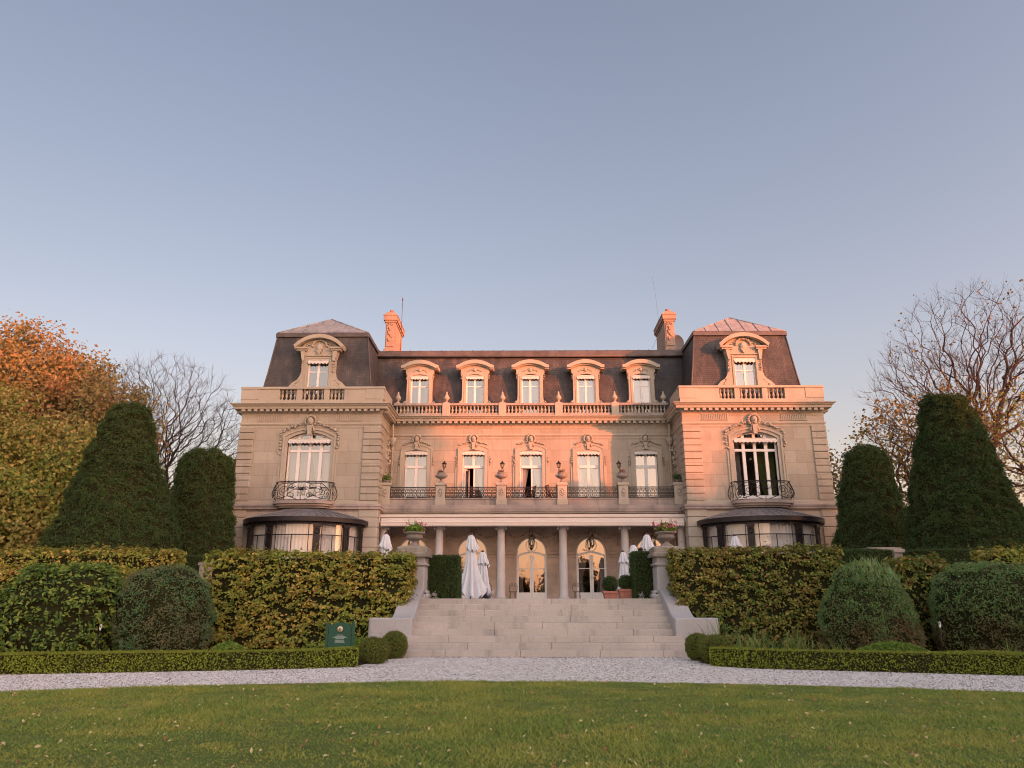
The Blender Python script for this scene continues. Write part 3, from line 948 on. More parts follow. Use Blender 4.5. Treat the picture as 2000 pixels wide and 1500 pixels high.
for s in (-1, 1):
    g = MB(); g.box(s * 3.8, s * 60, 24.3, 24.6, 0, 1.45); g.box(s * 4.55, s * 60, 24.22, 24.7, 1.45, 1.56)
    tag(g.obj('retaining_wall', 'ledge'), 'low stone retaining wall hidden behind the hedges %s the stairs' % ('to the left of' if s < 0 else 'to the right of'), 'wall')

# ---- staircase
ST = thing('stone_staircase', (0, 21.1, 0), 'wide grey stone staircase of nine steps rising from the gravel to the terrace', 'staircase')
RIS = 1.52 / 9
for k in range(9):
    b = MB(); hw = 3.95 if k < 3 else 3.75
    y0 = 21.1 + 0.36 * k
    # each step is a row of long blocks with fine joints
    x = -hw; rr = random.Random(100 + k)
    while x < hw - 0.01:
        w = rr.uniform(1.1, 2.4)
        if hw - (x + w) < 0.7: w = hw - x
        dz = rr.uniform(-0.003, 0.003); dy = rr.uniform(-0.004, 0.004)
        b.bbox(x + 0.003, x + w - 0.003, y0 + dy, y0 + 0.52, RIS * k - (0.02 if k == 0 else 0), RIS * (k + 1) + dz, 0.012)
        x += w
    b.obj('step', 'step', ST, ST.location)
for s in (-1, 1):
    b = MB()
    top = [(24.25, 1.83), (23.9, 1.77), (23.5, 1.60), (23.1, 1.40), (22.75, 1.22), (22.5, 1.10), (22.25, 1.02), (21.98, 0.985)]
    b.prism([(24.25, 0)] + top + [(21.98, 0)], s * 3.70 if s > 0 else -4.32, 4.32 if s > 0 else -3.70, 'x')
    n = 7
    pl = [(s * 4.28, 21.9), (s * 4.82, 21.9)] + [(s * (4.82 + 0.12 * sin(a * pi / 2 / n)), 22.02 - 0.12 * cos(a * pi / 2 / n)) for a in range(1, n + 1)] + [(s * 4.94, 22.45), (s * 4.28, 22.45)]
    b.prism([(s * 3.705, 21.9)] + pl + [(s * 3.705, 22.45)], 0, 0.985, 'z')
    o = b.obj('cheek_wall', 'coping', ST, ST.location)
    bv = o.modifiers.new('bevel', 'BEVEL'); bv.width = 0.035; bv.segments = 3; bv.limit_method = 'ANGLE'; bv.angle_limit = radians(50)

# ---- gate piers with urns of flowers
def gate_pier(s):
    nm = 'left' if s < 0 else 'right'
    c = (s * 4.1, 24.62, 0.0)
    T = thing('gate_pier', c, 'square stone pier with a mossy cap at the %s side of the stair top' % nm, 'pier', 'stone piers at the top of the stairs')
    b = MB(); h = 0.42
    b.bbox(-h, h, -h, h, 0.0, 2.50, 0.03)
    b.bbox(-h - 0.05, h + 0.05, -h - 0.05, h + 0.05, 2.55, 2.62, 0.02); b.box(-h + 0.01, h - 0.01, -h + 0.01, h - 0.01, 2.5, 2.8)
    b.bbox(-h - 0.04, h + 0.04, -h - 0.04, h + 0.04, 1.5, 1.66, 0.02)
    b.obj('shaft', 'coping', T)
    b = MB(); b.bbox(-h - 0.14, h + 0.14, -h - 0.14, h + 0.14, 2.80, 2.93, 0.035); b.bbox(-h - 0.07, h + 0.07, -h - 0.07, h + 0.07, 2.93, 3.13, 0.05)
    b.obj('cap', 'lichen', T)
    # scroll at the foot on the stair side
    b = MB(); x = -s * (h + 0.05)
    b.tube([(x - 0.0, y, 1.60) for y in (-h, h)], 0.10, 10); b.tube([(x, y, 1.72) for y in (-h, h)], 0.06, 10)
    b.obj('scroll', 'coping', T)
    return T
gate_pier(-1); gate_pier(1)

def flower_urn(s, seed):
    nm = 'left' if s < 0 else 'right'
    c = (s * 4.1, 24.62, 3.13)
    T = thing('stone_urn', c, 'wide shallow stone urn of flowers on the %s stair pier' % nm, 'urn', 'stone urns on the stair piers')
    b = MB()
    b.box(-0.19, 0.19, -0.19, 0.19, 0, 0.05)
    b.obj('plinth', 'urnstone', T)
    b = MB()
    b.lathe([(0.18, 0.05), (0.17, 0.08), (0.09, 0.13), (0.075, 0.17), (0.10, 0.20), (0.18, 0.23), (0.26, 0.28), (0.275, 0.33), (0.25, 0.38), (0.24, 0.40), (0.33, 0.43), (0.355, 0.45), (0.345, 0.475), (0.29, 0.475), (0.27, 0.43)], 0, 0, 0, 28)
    b.obj('bowl', 'urnstone', T)
    rr = random.Random(seed)
    F = thing('flowering_plant', (c[0], c[1], c[2] + 0.44), ('sparse pink flowers and bright leaves' if s < 0 else 'full clump of pink flowers and leaves') + ' growing in the urn on the %s pier' % nm, 'flowers')
    n = 700
    a = RNG.uniform(0, 2 * pi, n); r = np.sqrt(RNG.uniform(0, 1, n)); z = RNG.uniform(0, 1, n)
    P = np.stack([r * (0.26 + 0.10 * z) * np.cos(a), r * (0.26 + 0.10 * z) * np.sin(a), z * 0.34 * (1.15 - 0.7 * r)], 1)
    nn = P + [0, 0, 0.1]; nn /= np.linalg.norm(nn, axis=1)[:, None]
    V, Fc = leaves(P, nn, 0.085, 1.7)
    mesh_np('foliage', V, Fc, 'flowerleaf', F)
    b = MB()
    for _ in range(14):
        aa = rr.uniform(0, 2 * pi); rd = rr.uniform(0.05, 0.3)
        b.tube([(0, 0, 0), (rd * 0.6 * cos(aa), rd * 0.6 * sin(aa), 0.2), (rd * cos(aa), rd * sin(aa), rr.uniform(0.32, 0.5))], 0.006, 4)
    b.obj('stem', 'flowerleaf', F)
    n = 26 if s < 0 else 60
    a = RNG.uniform(0, 2 * pi, n); r = RNG.uniform(0.5, 1, n)
    C = np.stack([r * 0.42 * np.cos(a), r * 0.36 * np.sin(a), RNG.uniform(0.05, 0.36, n)], 1)
    P = np.repeat(C, 5, 0) + RNG.normal(0, 0.018, (n * 5, 3))
    V, Fc = leaves(P, np.tile([0, -0.6, 0.6], (len(P), 1)), 0.055, 1.2)
    mesh_np('blossom', V, Fc, 'petal', F)
flower_urn(-1, 3); flower_urn(1, 5)

# ================================================================== CHATEAU
CL = (0.0, 43.36, 1.50)
CH = thing('chateau', CL, 'pink stone mansion with slate mansard roofs and two projecting pavilions', 'mansion')
def part(mb, name, mat, parent=None):
    return mb.obj(name, mat, parent or CH, CL)
W0, PF, BA = 43.36, 40.35, 41.55
WIN = [k * 3.4 for k in range(-2, 3)]

# central wall, upper floor and loggia wall
b = MB(); wall_open(b, -8.41, 8.41, 6.0, 11.62, W0, W0 + 0.4, [(x - 0.66, x + 0.66, 6.95, 9.98, 0.12) for x in WIN])
part(b, 'upper_wall', 'ashlar')
b = MB(); wall_open(b, -8.41, 8.41, 1.5, 6.0, W0, W0 + 0.4, [(x - 0.86, x + 0.86, 1.55, 4.16, 0.86) for x in WIN])
part(b, 'loggia_wall', 'plaster')
# dark rooms behind the windows: floors, partition and back wall
b = MB()
b.box(-16.0, 16.0, 46.6, 46.8, 1.5, 12.2)
b.box(-16.0, 16.0, 43.8, 46.6, 6.1, 6.3); b.box(-16.0, 16.0, 43.8, 46.6, 12.1, 12.25)
for x in (-8.5, -5.1, -1.7, 1.7, 5.1, 8.5): b.box(x - 0.08, x + 0.08, 43.8, 46.6, 1.5, 12.1)
part(b, 'inner_room', 'dark')

# pavilion walls
for s in (-1, 1):
    b = MB()
    xs = sorted((s * 8.41, s * 16.29)); w = sorted((s * 11.15, s * 13.55))
    wall_open(b, xs[0], xs[1], 6.45, 11.62, PF, PF + 0.45, [(w[0], w[1], 6.66, 10.15, 0.36)])
    b.box(s * 8.412, s * 8.86, PF + 0.45, 43.36, 1.5, 11.62)
    b.box(s * 15.9, s * 16.288, PF + 0.45, 54, 1.5, 11.62)
    part(b, 'pavilion_wall', 'ashlar')
    b = MB(); w = sorted((s * 9.6, s * 15.0)); xs = sorted((s * 8.36, s * 16.37))
    wall_open(b, xs[0], xs[1], 1.5, 6.2, PF - 0.06, PF + 0.44, [(w[0], w[1], 1.5, 5.2, 0.0)])
    part(b, 'ground_floor_wall', 'stone')
    b = MB(); b.box(s * 8.86, s * 15.9, 41.7, 41.8, 6.5, 11.6)
    b.box(s * 8.86, s * 15.9, 40.85, 41.7, 6.35, 6.45); b.box(s * 8.86, s * 15.9, 40.85, 41.7, 11.5, 11.6)
    part(b, 'inner_room', 'dark')
    # quoins: banded rustication
    for (a0, a1) in ((8.41, 9.38), (15.49, 16.29)):
        q = MB()
        z = 6.72
        while z < 10.8:
            q.bbox(s * (a0 - (0.035 if a0 < 9 else -0.0)), s * (a1 + (0.035 if a1 > 16 else 0)), PF - 0.075, PF + (0.9 if a0 < 9 else 0.5), z, z + 0.335, 0.03)
            z += 0.38
        part(q, 'quoin', 'ashlar')
        q = MB(); z = 1.6
        while z < 5.9:
            q.bbox(s * (a0 - (0.09 if a0 < 9 else -0.0)), s * (a1 + (0.12 if a1 > 16 else 0)), PF - 0.115, PF + 0.5, z, z + 0.485, 0.035)
            z += 0.53
        part(q, 'quoin', 'stone')
    # inner side quoins (side facing the court)
    q = MB(); z = 6.72
    while z < 10.8:
        q.bbox(s * 8.365, s * 8.6, 42.3, 43.3, z, z + 0.335, 0.03); z += 0.38
    part(q, 'quoin', 'ashlar')
    # drain pipe in the corner, with a carved hopper
    b = MB(); b.tube([(s * 8.2, 43.15, 1.6), (s * 8.2, 43.15, 10.7), (s * 8.2, 42.95, 11.3), (s * 8.2, 42.95, 11.6)], 0.06, 8)
    for z in (7.5, 8.7, 9.9): b.lathe([(0.075, 0), (0.085, 0.04), (0.075, 0.08)], s * 8.2, 43.15, z, 8)
    part(b, 'drainpipe', 'stone')
    b = MB(); rr = random.Random(5)
    b.lathe([(0.08, 0), (0.14, 0.1), (0.2, 0.3), (0.22, 0.45)], s * 8.2, 43.1, 10.3, 8)
    for i in range(10): b.ball((s * 8.34 + rr.uniform(-.05, .05), 42.7 + rr.uniform(-.35, .35), 9.2 + i * 0.13), rr.uniform(0.06, 0.11), 6, 4)
    part(b, 'carved_trim', 'stone')
    # string course
    pth = [(s * 16.29, 54), (s * 16.29, PF), (s * 8.41, PF), (s * 8.41, 41.2)]
    k = -s
    b = MB(); b.sweep(pth, [(k * o, z) for o, z in [(-0.1, 6.12), (0.06, 6.12), (0.1, 6.2), (0.22, 6.24), (0.22, 6.34), (0.26, 6.38), (0.26, 6.44), (0.05, 6.52), (-0.1, 6.52)]])
    part(b, 'string_course', 'ledge')
    # plinth course above it
    b = MB(); b.sweep(pth, [(k * o, z) for o, z in [(-0.1, 6.5), (0.05, 6.5), (0.05, 6.68), (0.02, 6.70), (-0.1, 6.70)]])
    part(b, 'plinth_course', 'stone')
    # fluted frieze panels
    b = MB()
    for (a0, a1) in ((9.5, 10.9), (13.9, 15.3)):
        x = a0
        while x < a1:
            b.prism([(s * x, 11.2), (s * (x + 0.05), 11.2), (s * (x + 0.05), 11.5), (s * x, 11.5)], PF - 0.03, PF + 0.05); x += 0.10
        b.box(s * (a0 - 0.05), s * (a1 + 0.05), PF - 0.04, PF + 0.05, 11.52, 11.55); b.box(s * (a0 - 0.05), s * (a1 + 0.05), PF - 0.04, PF + 0.05, 11.13, 11.17)
    part(b, 'fluted_panel', 'stone')

# crowning cornice, frieze mouldings and modillions all round
PATH = [(-16.29, 54), (-16.29, PF), (-8.41, PF), (-8.41, W0), (8.41, W0), (8.41, PF), (16.29, PF), (16.29, 54)]
b = MB(); b.sweep(PATH, [(-0.2, 11.60), (0.04, 11.60), (0.06, 11.66), (0.10, 11.68), (0.10, 11.79), (0.36, 11.80), (0.38, 11.93), (0.44, 11.95), (0.50, 12.03), (0.56, 12.05), (0.56, 12.09), (0.1, 12.16), (-0.2, 12.16)])
part(b, 'cornice', 'stone')
b = MB(); b.sweep(PATH, [(-0.1, 10.93), (0.03, 10.93), (0.06, 10.98), (0.06, 11.03), (0.02, 11.07), (-0.1, 11.07)])
b.sweep(PATH, [(-0.1, 10.80), (0.015, 10.80), (0.015, 10.84), (-0.1, 10.84)])
part(b, 'frieze_moulding', 'stone')
b = MB()
for (x0, y0), (x1, y1) in zip(PATH[:-1], PATH[1:]):
    ln = math.hypot(x1 - x0, y1 - y0); n = max(2, int(round(ln / 0.34))); dx, dy = (x1 - x0) / ln, (y1 - y0) / ln
    ox, oy = dy, -dx
    Q = lambda t, o: (x0 + dx * t + ox * o, y0 + dy * t + oy * o)
    pl = [Q(0.0, 0.02)]
    for i in range(n):       # one crenellated strip of square blocks
        t0, t1 = (i + 0.22) * ln / n, (i + 0.78) * ln / n
        pl += [Q(t0, 0.06), Q(t0, 0.33), Q(t1, 0.33), Q(t1, 0.06)]
    pl += [Q(ln, 0.02)]
    b.prism(pl, 11.665, 11.795, 'z')
part(b, 'dentil_moulding', 'stone')

# ---- carved ornament helpers
def garland(mb, pts, r, y, rr, dens=1.0):
    """knobbly carved leaves along a line of (x, z)"""
    for i in range(len(pts) - 1):
        (xa, za), (xb, zb) = pts[i], pts[i + 1]
        d = math.hypot(xb - xa, zb - za); n = max(1, int(d / (r * 1.3) * dens))
        for k in range(n):
            t = (k + rr.random()) / n
            q = r * rr.uniform(0.6, 1.15)
            mb.ball((xa + (xb - xa) * t + rr.uniform(-r, r) * 0.6, y - rr.uniform(0, r * 0.5), za + (zb - za) * t + rr.uniform(-r, r) * 0.6), q, 6, 4, (1, 0.8, rr.uniform(0.6, 1)))

def mascaron(mb, cx, cz, y, k, rr):
    """a carved head in a cartouche"""
    mb.ball((cx, y - 0.05 * k, cz), 0.17 * k, 8, 6, (0.85, 0.8, 1.15))
    mb.ball((cx, y - 0.17 * k, cz - 0.02 * k), 0.04 * k, 5, 4, (0.7, 1, 1.4))
    mb.ball((cx - 0.06 * k, y - 0.15 * k, cz + 0.04 * k), 0.03 * k, 5, 4); mb.ball((cx + 0.06 * k, y - 0.15 * k, cz + 0.04 * k), 0.03 * k, 5, 4)
    for a in range(-6, 7):
        t = pi / 2 + a * 0.36
        mb.ball((cx + 0.24 * k * cos(t), y - 0.03, cz + 0.02 + 0.25 * k * sin(t)), rr.uniform(0.05, 0.08) * k, 6, 4)
    mb.prism([(cx - 0.11 * k, cz - 0.2 * k), (cx + 0.11 * k, cz - 0.2 * k), (cx + 0.08 * k, cz - 0.62 * k), (cx - 0.08 * k, cz - 0.62 * k)], y - 0.12 * k, y + 0.05)
    for a in (-1, 1):
        for i in range(5):
            mb.ball((cx + a * (0.1 + 0.02 * i) * k, y - 0.05, cz - (0.15 + 0.07 * i) * k), 0.05 * k, 6, 4)

def spiral(cx, cz, r, turns, a0, sgn, n=26, r0=0.12):
    return [(cx + r * (r0 + (1 - r0) * (1 - t)) * cos(a0 + sgn * t * turns * 2 * pi), cz + r * (r0 + (1 - r0) * (1 - t)) * sin(a0 + sgn * t * turns * 2 * pi)) for t in [i / n for i in range(n + 1)]]

def valance(mb, x0, x1, y, z1, drop, n, tilt=0.10):
    """scalloped awning cloth: top edge z1 at the frame, hem hanging forward"""
    m = n * 6
    for i in range(m):
        xa = x0 + (x1 - x0) * i / m; xb = x0 + (x1 - x0) * (i + 1) / m
        f = lambda x: z1 - drop + 0.25 * drop * abs(cos(pi * n * (x - x0) / (x1 - x0)))
        mb.add([(xa, y, z1), (xb, y, z1), (xb, y - tilt, z1 - drop * 0.45), (xa, y - tilt, z1 - drop * 0.45), (xb, y - tilt, f(xb)), (xa, y - tilt, f(xa))],
               [(0, 1, 2, 3), (3, 2, 4, 5)])
    mb.box(x0, x1, y - 0.04, y + 0.04, z1 - 0.01, z1 + 0.035)

def curtain(mb, x0, x1, y, z0, z1, tie=None, side=0, amp=0.03, freq=9):
    """pleated cloth; tie=(z, keep) gathers it to the side at that height"""
    nx, nz = 20, 12
    vs = []
    for j in range(nz + 1):
        z = z0 + (z1 - z0) * j / nz
        k = 1.0
        if tie:
            zt, keep = tie
            if z >= zt: k = keep + (1 - keep) * ((z - zt) / (z1 - zt)) ** 0.75
            else: k = keep + (0.25) * ((zt - z) / (zt - z0)) ** 0.8 * (1 - keep)
        for i in range(nx + 1):
            u = i / nx
            x = (x0 + (x1 - x0) * u * k) if side <= 0 else (x1 - (x1 - x0) * (1 - u) * k)
            vs.append((x, y + amp * sin(u * freq * 2 * pi) * (1 if not tie else min(1, 0.6 + k)), z))
    fs = [(j * (nx + 1) + i, j * (nx + 1) + i + 1, (j + 1) * (nx + 1) + i + 1, (j + 1) * (nx + 1) + i) for j in range(nz) for i in range(nx)]
    mb.add(vs, fs, True)

def pane(mb, x0, x1, y, z0, z1):
    mb.add([(x0, y, z0), (x1, y, z0), (x1, y, z1), (x0, y, z1)], [(0, 1, 2, 3)])

# ---- upper windows of the centre
for i, cx in enumerate(WIN):
    rr = random.Random(40 + i)
    # stone surround
    b = MB(); y = W0 - 0.07
    ih, oh = 0.66, 0.88
    inn = [(cx - ih, 6.95), (cx - ih, 9.98)] + seg_arc(cx - ih, cx + ih, 9.98, 0.12, 8)[1:-1] + [(cx + ih, 9.98), (cx + ih, 6.95)]
    out = [(cx - oh, 6.95), (cx - oh, 10.12)] + seg_arc(cx - oh, cx + oh, 10.12, 0.26, 8)[1:-1] + [(cx + oh, 10.12), (cx + oh, 6.95)]
    band(b, inn, out, y, W0 + 0.05)
    out2 = [(x + (0.05 if x > cx else -0.05 if x < cx else 0), z + (0.05 if z > 10 else 0)) for x, z in out]
    band(b, out, out2, y - 0.035, W0 + 0.03)
    for a in (-1, 1):
        b.box(cx + a * 0.93, cx + a * 1.06, W0 - 0.05, W0 + 0.03, 6.95, 9.1)
    sur = part(b, 'window_surround', 'stone')
    b = MB()
    mascaron(b, cx, 10.74, W0 - 0.06, 1.0, rr)
    for a in (-1, 1):
        garland(b, [(cx + a * 0.22, 10.62), (cx + a * 0.5, 10.52), (cx + a * 0.85, 10.42)], 0.055, W0 - 0.05, rr, 1.2)
        garland(b, [(cx + a * 1.0, 9.75), (cx + a * 1.02, 9.5), (cx + a * 0.98, 9.15)], 0.055, W0 - 0.05, rr, 1.1)
    part(b, 'carved_trim', 'stone', sur)
    # joinery
    b = MB(); y0, y1 = W0 + 0.18, W0 + 0.25
    opened = i in (1, 2)
    for a in (-1, 1): b.box(cx + a * 0.58, cx + a * 0.66, y0, y1, 6.98, 10.05)
    b.box(cx - 0.58, cx + 0.58, y0 - 0.03, y1, 9.03, 9.19); b.box(cx - 0.58, cx + 0.58, y0, y1, 9.93, 10.08)
    b.box(cx - 0.075, cx + 0.075, y0 + 0.003, y1 - 0.003, 9.19, 9.93)
    fr = part(b, 'window', 'white')
    if not opened:
        b = MB(); b.box(cx - 0.085, cx + 0.085, y0 - 0.01, y1 - 0.003, 7.0, 9.03); b.box(cx - 0.58, cx - 0.085, y0 + 0.004, y1 - 0.004, 7.0, 7.25); b.box(cx + 0.085, cx + 0.58, y0 + 0.004, y1 - 0.004, 7.0, 7.25)
        part(b, 'sash', 'white', fr)
    else:
        # one leaf swung inwards
        b = MB(); ang = radians(62 if i == 1 else 80); w = 0.56
        hx = cx - 0.56
        for t0, t1, zz0, zz1 in ((0, 0.08, 7.0, 9.0), (w - 0.08, w, 7.0, 9.0), (0.08, w - 0.08, 7.0, 7.2), (0.08, w - 0.08, 8.92, 9.0)):
            p = [(hx + t * cos(ang) + n_ * sin(ang), y0 + t * sin(ang) - n_ * cos(ang) + 0.02) for t, n_ in ((t0, 0), (t1, 0), (t1, 0.05), (t0, 0.05))]
            b.prism(p, zz0, zz1, 'z')
        b.box(cx - 0.0, cx + 0.085, y0, y1, 7.0, 9.03); b.box(cx + 0.5, cx + 0.578, y0 + 0.004, y1 - 0.004, 7.0, 9.03); b.box(cx + 0.085, cx + 0.5, y0 + 0.004, y1 - 0.004, 7.0, 7.2)
        part(b, 'sash', 'white', fr)
    b = MB(); yg = y0 + 0.035
    pane(b, cx - 0.58, cx - 0.075, yg, 9.19, 9.93); pane(b, cx + 0.075, cx + 0.58, yg, 9.19, 9.93)
    pane(b, cx + 0.08, cx + 0.58, yg, 7.2, 9.03)
    if not opened: pane(b, cx - 0.58, cx - 0.08, yg, 7.2, 9.03)
    part(b, 'pane', 'glass', fr)
    b = MB(); yc = W0 + 0.42
    if i in (0, 4):
        curtain(b, cx - 0.6, cx - 0.16, yc, 7.0, 10.0); curtain(b, cx + 0.12, cx + 0.62, yc, 7.0, 10.0)
        if i == 4: b.add([(cx - 0.5, yc + 0.05, 7), (cx + 0.5, yc + 0.05, 7), (cx + 0.5, yc + 0.05, 10), (cx - 0.5, yc + 0.05, 10)], [(0, 1, 2, 3)])
    elif i == 1:
        curtain(b, cx + 0.05, cx + 0.62, yc, 7.0, 10.0, (7.9, 0.45), 1); curtain(b, cx - 0.6, cx - 0.2, yc + 0.5, 7.0, 10.0, (8.0, 0.4), -1)
    else:
        curtain(b, cx - 0.6, cx, yc, 7.0, 10.0, (7.8, 0.35), -1); curtain(b, cx, cx + 0.62, yc, 7.0, 10.0, (7.8, 0.35), 1)
    part(b, 'curtain', 'curtain', fr)
    b = MB(); valance(b, cx - 0.68, cx + 0.68, W0 + 0.02, 10.02, 0.26, 7, 0.10)
    part(b, 'awning', 'valance', fr)

# ---- arched doors of the loggia
for i, cx in enumerate(WIN):
    b = MB(); y0, y1 = W0 + 0.12, W0 + 0.22; r = 0.86
    inn = [(cx - r + 0.07, 1.55), (cx - r + 0.07, 4.16)] + [(cx + (r - 0.07) * cos(pi - pi * k / 16), 4.16 + (r - 0.07) * sin(pi - pi * k / 16)) for k in range(1, 16)] + [(cx + r - 0.07, 4.16), (cx + r - 0.07, 1.55)]
    out = [(cx - r, 1.55), (cx - r, 4.16)] + [(cx + r * cos(pi - pi * k / 16), 4.16 + r * sin(pi - pi * k / 16)) for k in range(1, 16)] + [(cx + r, 4.16), (cx + r, 1.55)]
    band(b, inn, out, y0, y1)
    # transom rising to the middle and round light above
    for a in (-1, 1):
        for t in range(5):
            xa, xb = cx + a * (r - 0.07) * (1 - t / 5), cx + a * (r - 0.07) * (1 - (t + 1) / 5)
            za, zb = 3.92 + 0.22 * (t / 5) ** 0.7, 3.92 + 0.22 * ((t + 1) / 5) ** 0.7
            b.prism([(xa, za), (xb, zb), (xb, zb + 0.11), (xa, za + 0.11)], y0 - 0.01, y1 - 0.004)
    ring = arc(cx, 4.55, 0.30, 0, 2 * pi, 20); ring2 = arc(cx, 4.55, 0.335, 0, 2 * pi, 20)
    band(b, ring, ring2, y0 + 0.01, y1 - 0.02)
    fr = part(b, 'door', 'doorpaint')
    b = MB()
    for a in (-1, 1):
        b.box(cx + a * 0.005, cx + a * 0.105, y0 + 0.012, y1 - 0.012, 1.57, 4.0)
        b.box(cx + a * (r - 0.07), cx + a * (r - 0.13), y0 + 0.012, y1 - 0.012, 1.57, 3.92)
        b.box(cx + a * 0.105, cx + a * (r - 0.13), y0 + 0.016, y1 - 0.016, 1.57, 1.95); b.box(cx + a * 0.105, cx + a * (r - 0.13), y0 + 0.016, y1 - 0.016, 3.24, 3.285)
        b.tube([(cx + a * 0.06, y0 - 0.03, 2.7), (cx + a * 0.06, y0 - 0.03, 2.82)], 0.015, 6)
    part(b, 'door_leaf', 'doorpaint', fr)
    b = MB(); yg = y0 + 0.05
    poly = [(cx - r + 0.05, 1.9), (cx + r - 0.05, 1.9)] + [(cx + (r - 0.05) * cos(pi * k / 16), 4.16 + (r - 0.05) * sin(pi * k / 16)) for k in range(17)]
    b.add([(x, yg, z) for x, z in poly], [tuple(range(len(poly)))])
    part(b, 'pane', 'doorglass', fr)
    b = MB()
    curtain(b, cx - 0.78, cx - 0.0, yg + 0.35, 1.6, 4.9, (2.6, 0.3), -1); curtain(b, cx, cx + 0.78, yg + 0.35, 1.6, 4.9, (2.6, 0.3), 1)
    part(b, 'curtain', 'blind', fr)
    # moulded arch, pilaster strips and garlands of the loggia wall
    b = MB(); rr = random.Random(70 + i)
    a1 = arc(cx, 4.16, 0.90, 0, pi, 18); a2 = arc(cx, 4.16, 1.06, 0, pi, 18)
    band(b, a1, a2, W0 - 0.06, W0 + 0.02)
    for k in range(11):
        t = pi * (k + 0.5) / 11
        b.prism([(cx + 1.07 * cos(t - 0.12), 4.16 + 1.07 * sin(t - 0.12)), (cx + 1.42 * cos(t - 0.11), 4.16 + 1.42 * sin(t - 0.11)), (cx + 1.42 * cos(t + 0.11), 4.16 + 1.42 * sin(t + 0.11)), (cx + 1.07 * cos(t + 0.12), 4.16 + 1.07 * sin(t + 0.12))], W0 - 0.03, W0 + 0.02)
    for a in (-1, 1):
        b.box(cx + a * 0.90, cx + a * 1.66, W0 - 0.08, W0 + 0.02, 4.05, 4.16); b.box(cx + a * 0.90, cx + a * 1.62, W0 - 0.05, W0 + 0.02, 3.86, 3.94)
        b.box(cx + a * 1.42, cx + a * 1.52, W0 - 0.03, W0 + 0.02, 1.6, 3.86)
        garland(b, [(cx + a * 0.1, 5.25), (cx + a * 0.45, 5.12), (cx + a * 0.8, 4.95), (cx + a * 1.15, 5.0), (cx + a * 1.45, 5.2)], 0.07, W0 - 0.03, rr, 1.1)
        garland(b, [(cx + a * 1.5, 5.2), (cx + a * 1.5, 4.85), (cx + a * 1.5, 4.5)], 0.06, W0 - 0.03, rr, 1.1)
    mascaron(b, cx, 5.25, W0 - 0.05, 0.75, rr)
    part(b, 'door_surround', 'plaster')
# loggia lanterns hanging before the doors
for i, cx in enumerate(WIN):
    b = MB(); y = 42.5
    b.tube([(cx, y, 5.5), (cx, y, 5.08)], 0.012, 5)
    b.lathe([(0.02, 5.1), (0.06, 5.06), (0.10, 4.98), (0.19, 4.93), (0.19, 4.90)], cx, y, 0, 6, False)
    b.lathe([(0.13, 4.50), (0.10, 4.46), (0.03, 4.38), (0.02, 4.33)], cx, y, 0, 6, False)
    for k in range(6):
        a = k * pi / 3
        b.tube([(cx + 0.18 * cos(a), y + 0.18 * sin(a), 4.91), (cx + 0.13 * cos(a), y + 0.13 * sin(a), 4.49)], 0.014, 4)
    ln = part(b, 'hanging_lantern', 'brass')
    b = MB(); b.lathe([(0.12, 4.51), (0.17, 4.89)], cx, y, 0, 6, False)
    part(b, 'lantern_glass', 'bayglass', ln)

# ---- columns
for x in [-8.2, -5.1, -1.7, 1.7, 5.1, 8.2]:
    b = MB()
    b.bbox(x - 0.30, x + 0.30, BA - 0.30, BA + 0.30, 1.5, 1.62, 0.01)
    b.lathe([(0.28, 1.62), (0.29, 1.66), (0.27, 1.70), (0.235, 1.73), (0.235, 2.2), (0.23, 3.0), (0.215, 4.2), (0.20, 5.22), (0.225, 5.24), (0.225, 5.27), (0.20, 5.29), (0.20, 5.33), (0.26, 5.38)], x, BA, 0, 24)
    c = part(b, 'column', 'column')
    b = MB(); b.bbox(x - 0.28, x + 0.28, BA - 0.27, BA + 0.27, 5.38, 5.45, 0.01)
    for a in (-1, 1):
        b.tube([(x + a * 0.26, BA - 0.26, 5.33), (x + a * 0.26, BA + 0.26, 5.33)], 0.065, 10)
    part(b, 'capital', 'column', c)
# ---- entablature and balcony
b = MB()
b.box(-8.36, 8.36, 41.32, 41.85, 5.45, 5.78); b.box(-8.36, 8.36, 41.85, W0, 5.75, 5.95)
b.box(-8.36, 8.36, 41.28, 42.0, 5.78, 5.83)
part(b, 'architrave', 'stone')
b = MB()
b.sweep([(-8.38, 41.30), (8.38, 41.30)], [(0, 5.83), (0.02, 6.10), (0.06, 6.12), (0.06, 6.18), (0.15, 6.21), (0.18, 6.34), (0.20, 6.36), (0.20, 6.54), (0.14, 6.58), (-0.3, 6.60), (-0.3, 5.83)])
b.box(-8.37, 8.37, 41.6, W0, 6.3, 6.66)
part(b, 'balcony_cornice', 'ledge')
b = MB(); pl = [(-8.25, 41.26)]
for i in range(148):
    x = -8.2 + i * 0.11
    pl += [(x, 41.235), (x, 41.19), (x + 0.06, 41.19), (x + 0.06, 41.235)]
b.prism(pl + [(8.25, 41.26)], 6.13, 6.19, 'z')
part(b, 'dentil_moulding', 'stone')
PIER = [-8.2, -5.1, -1.7, 1.7, 5.1, 8.2]
for a, c in zip(PIER[:-1], PIER[1:]):
    b = MB(); b.bbox(a + 0.30, c - 0.30, 41.38, 41.70, 6.60, 6.93, 0.03); b.bbox(a + 0.30, c - 0.30, 41.34, 41.74, 6.93, 6.98, 0.01)
    part(b, 'balcony_plinth', 'ledge')
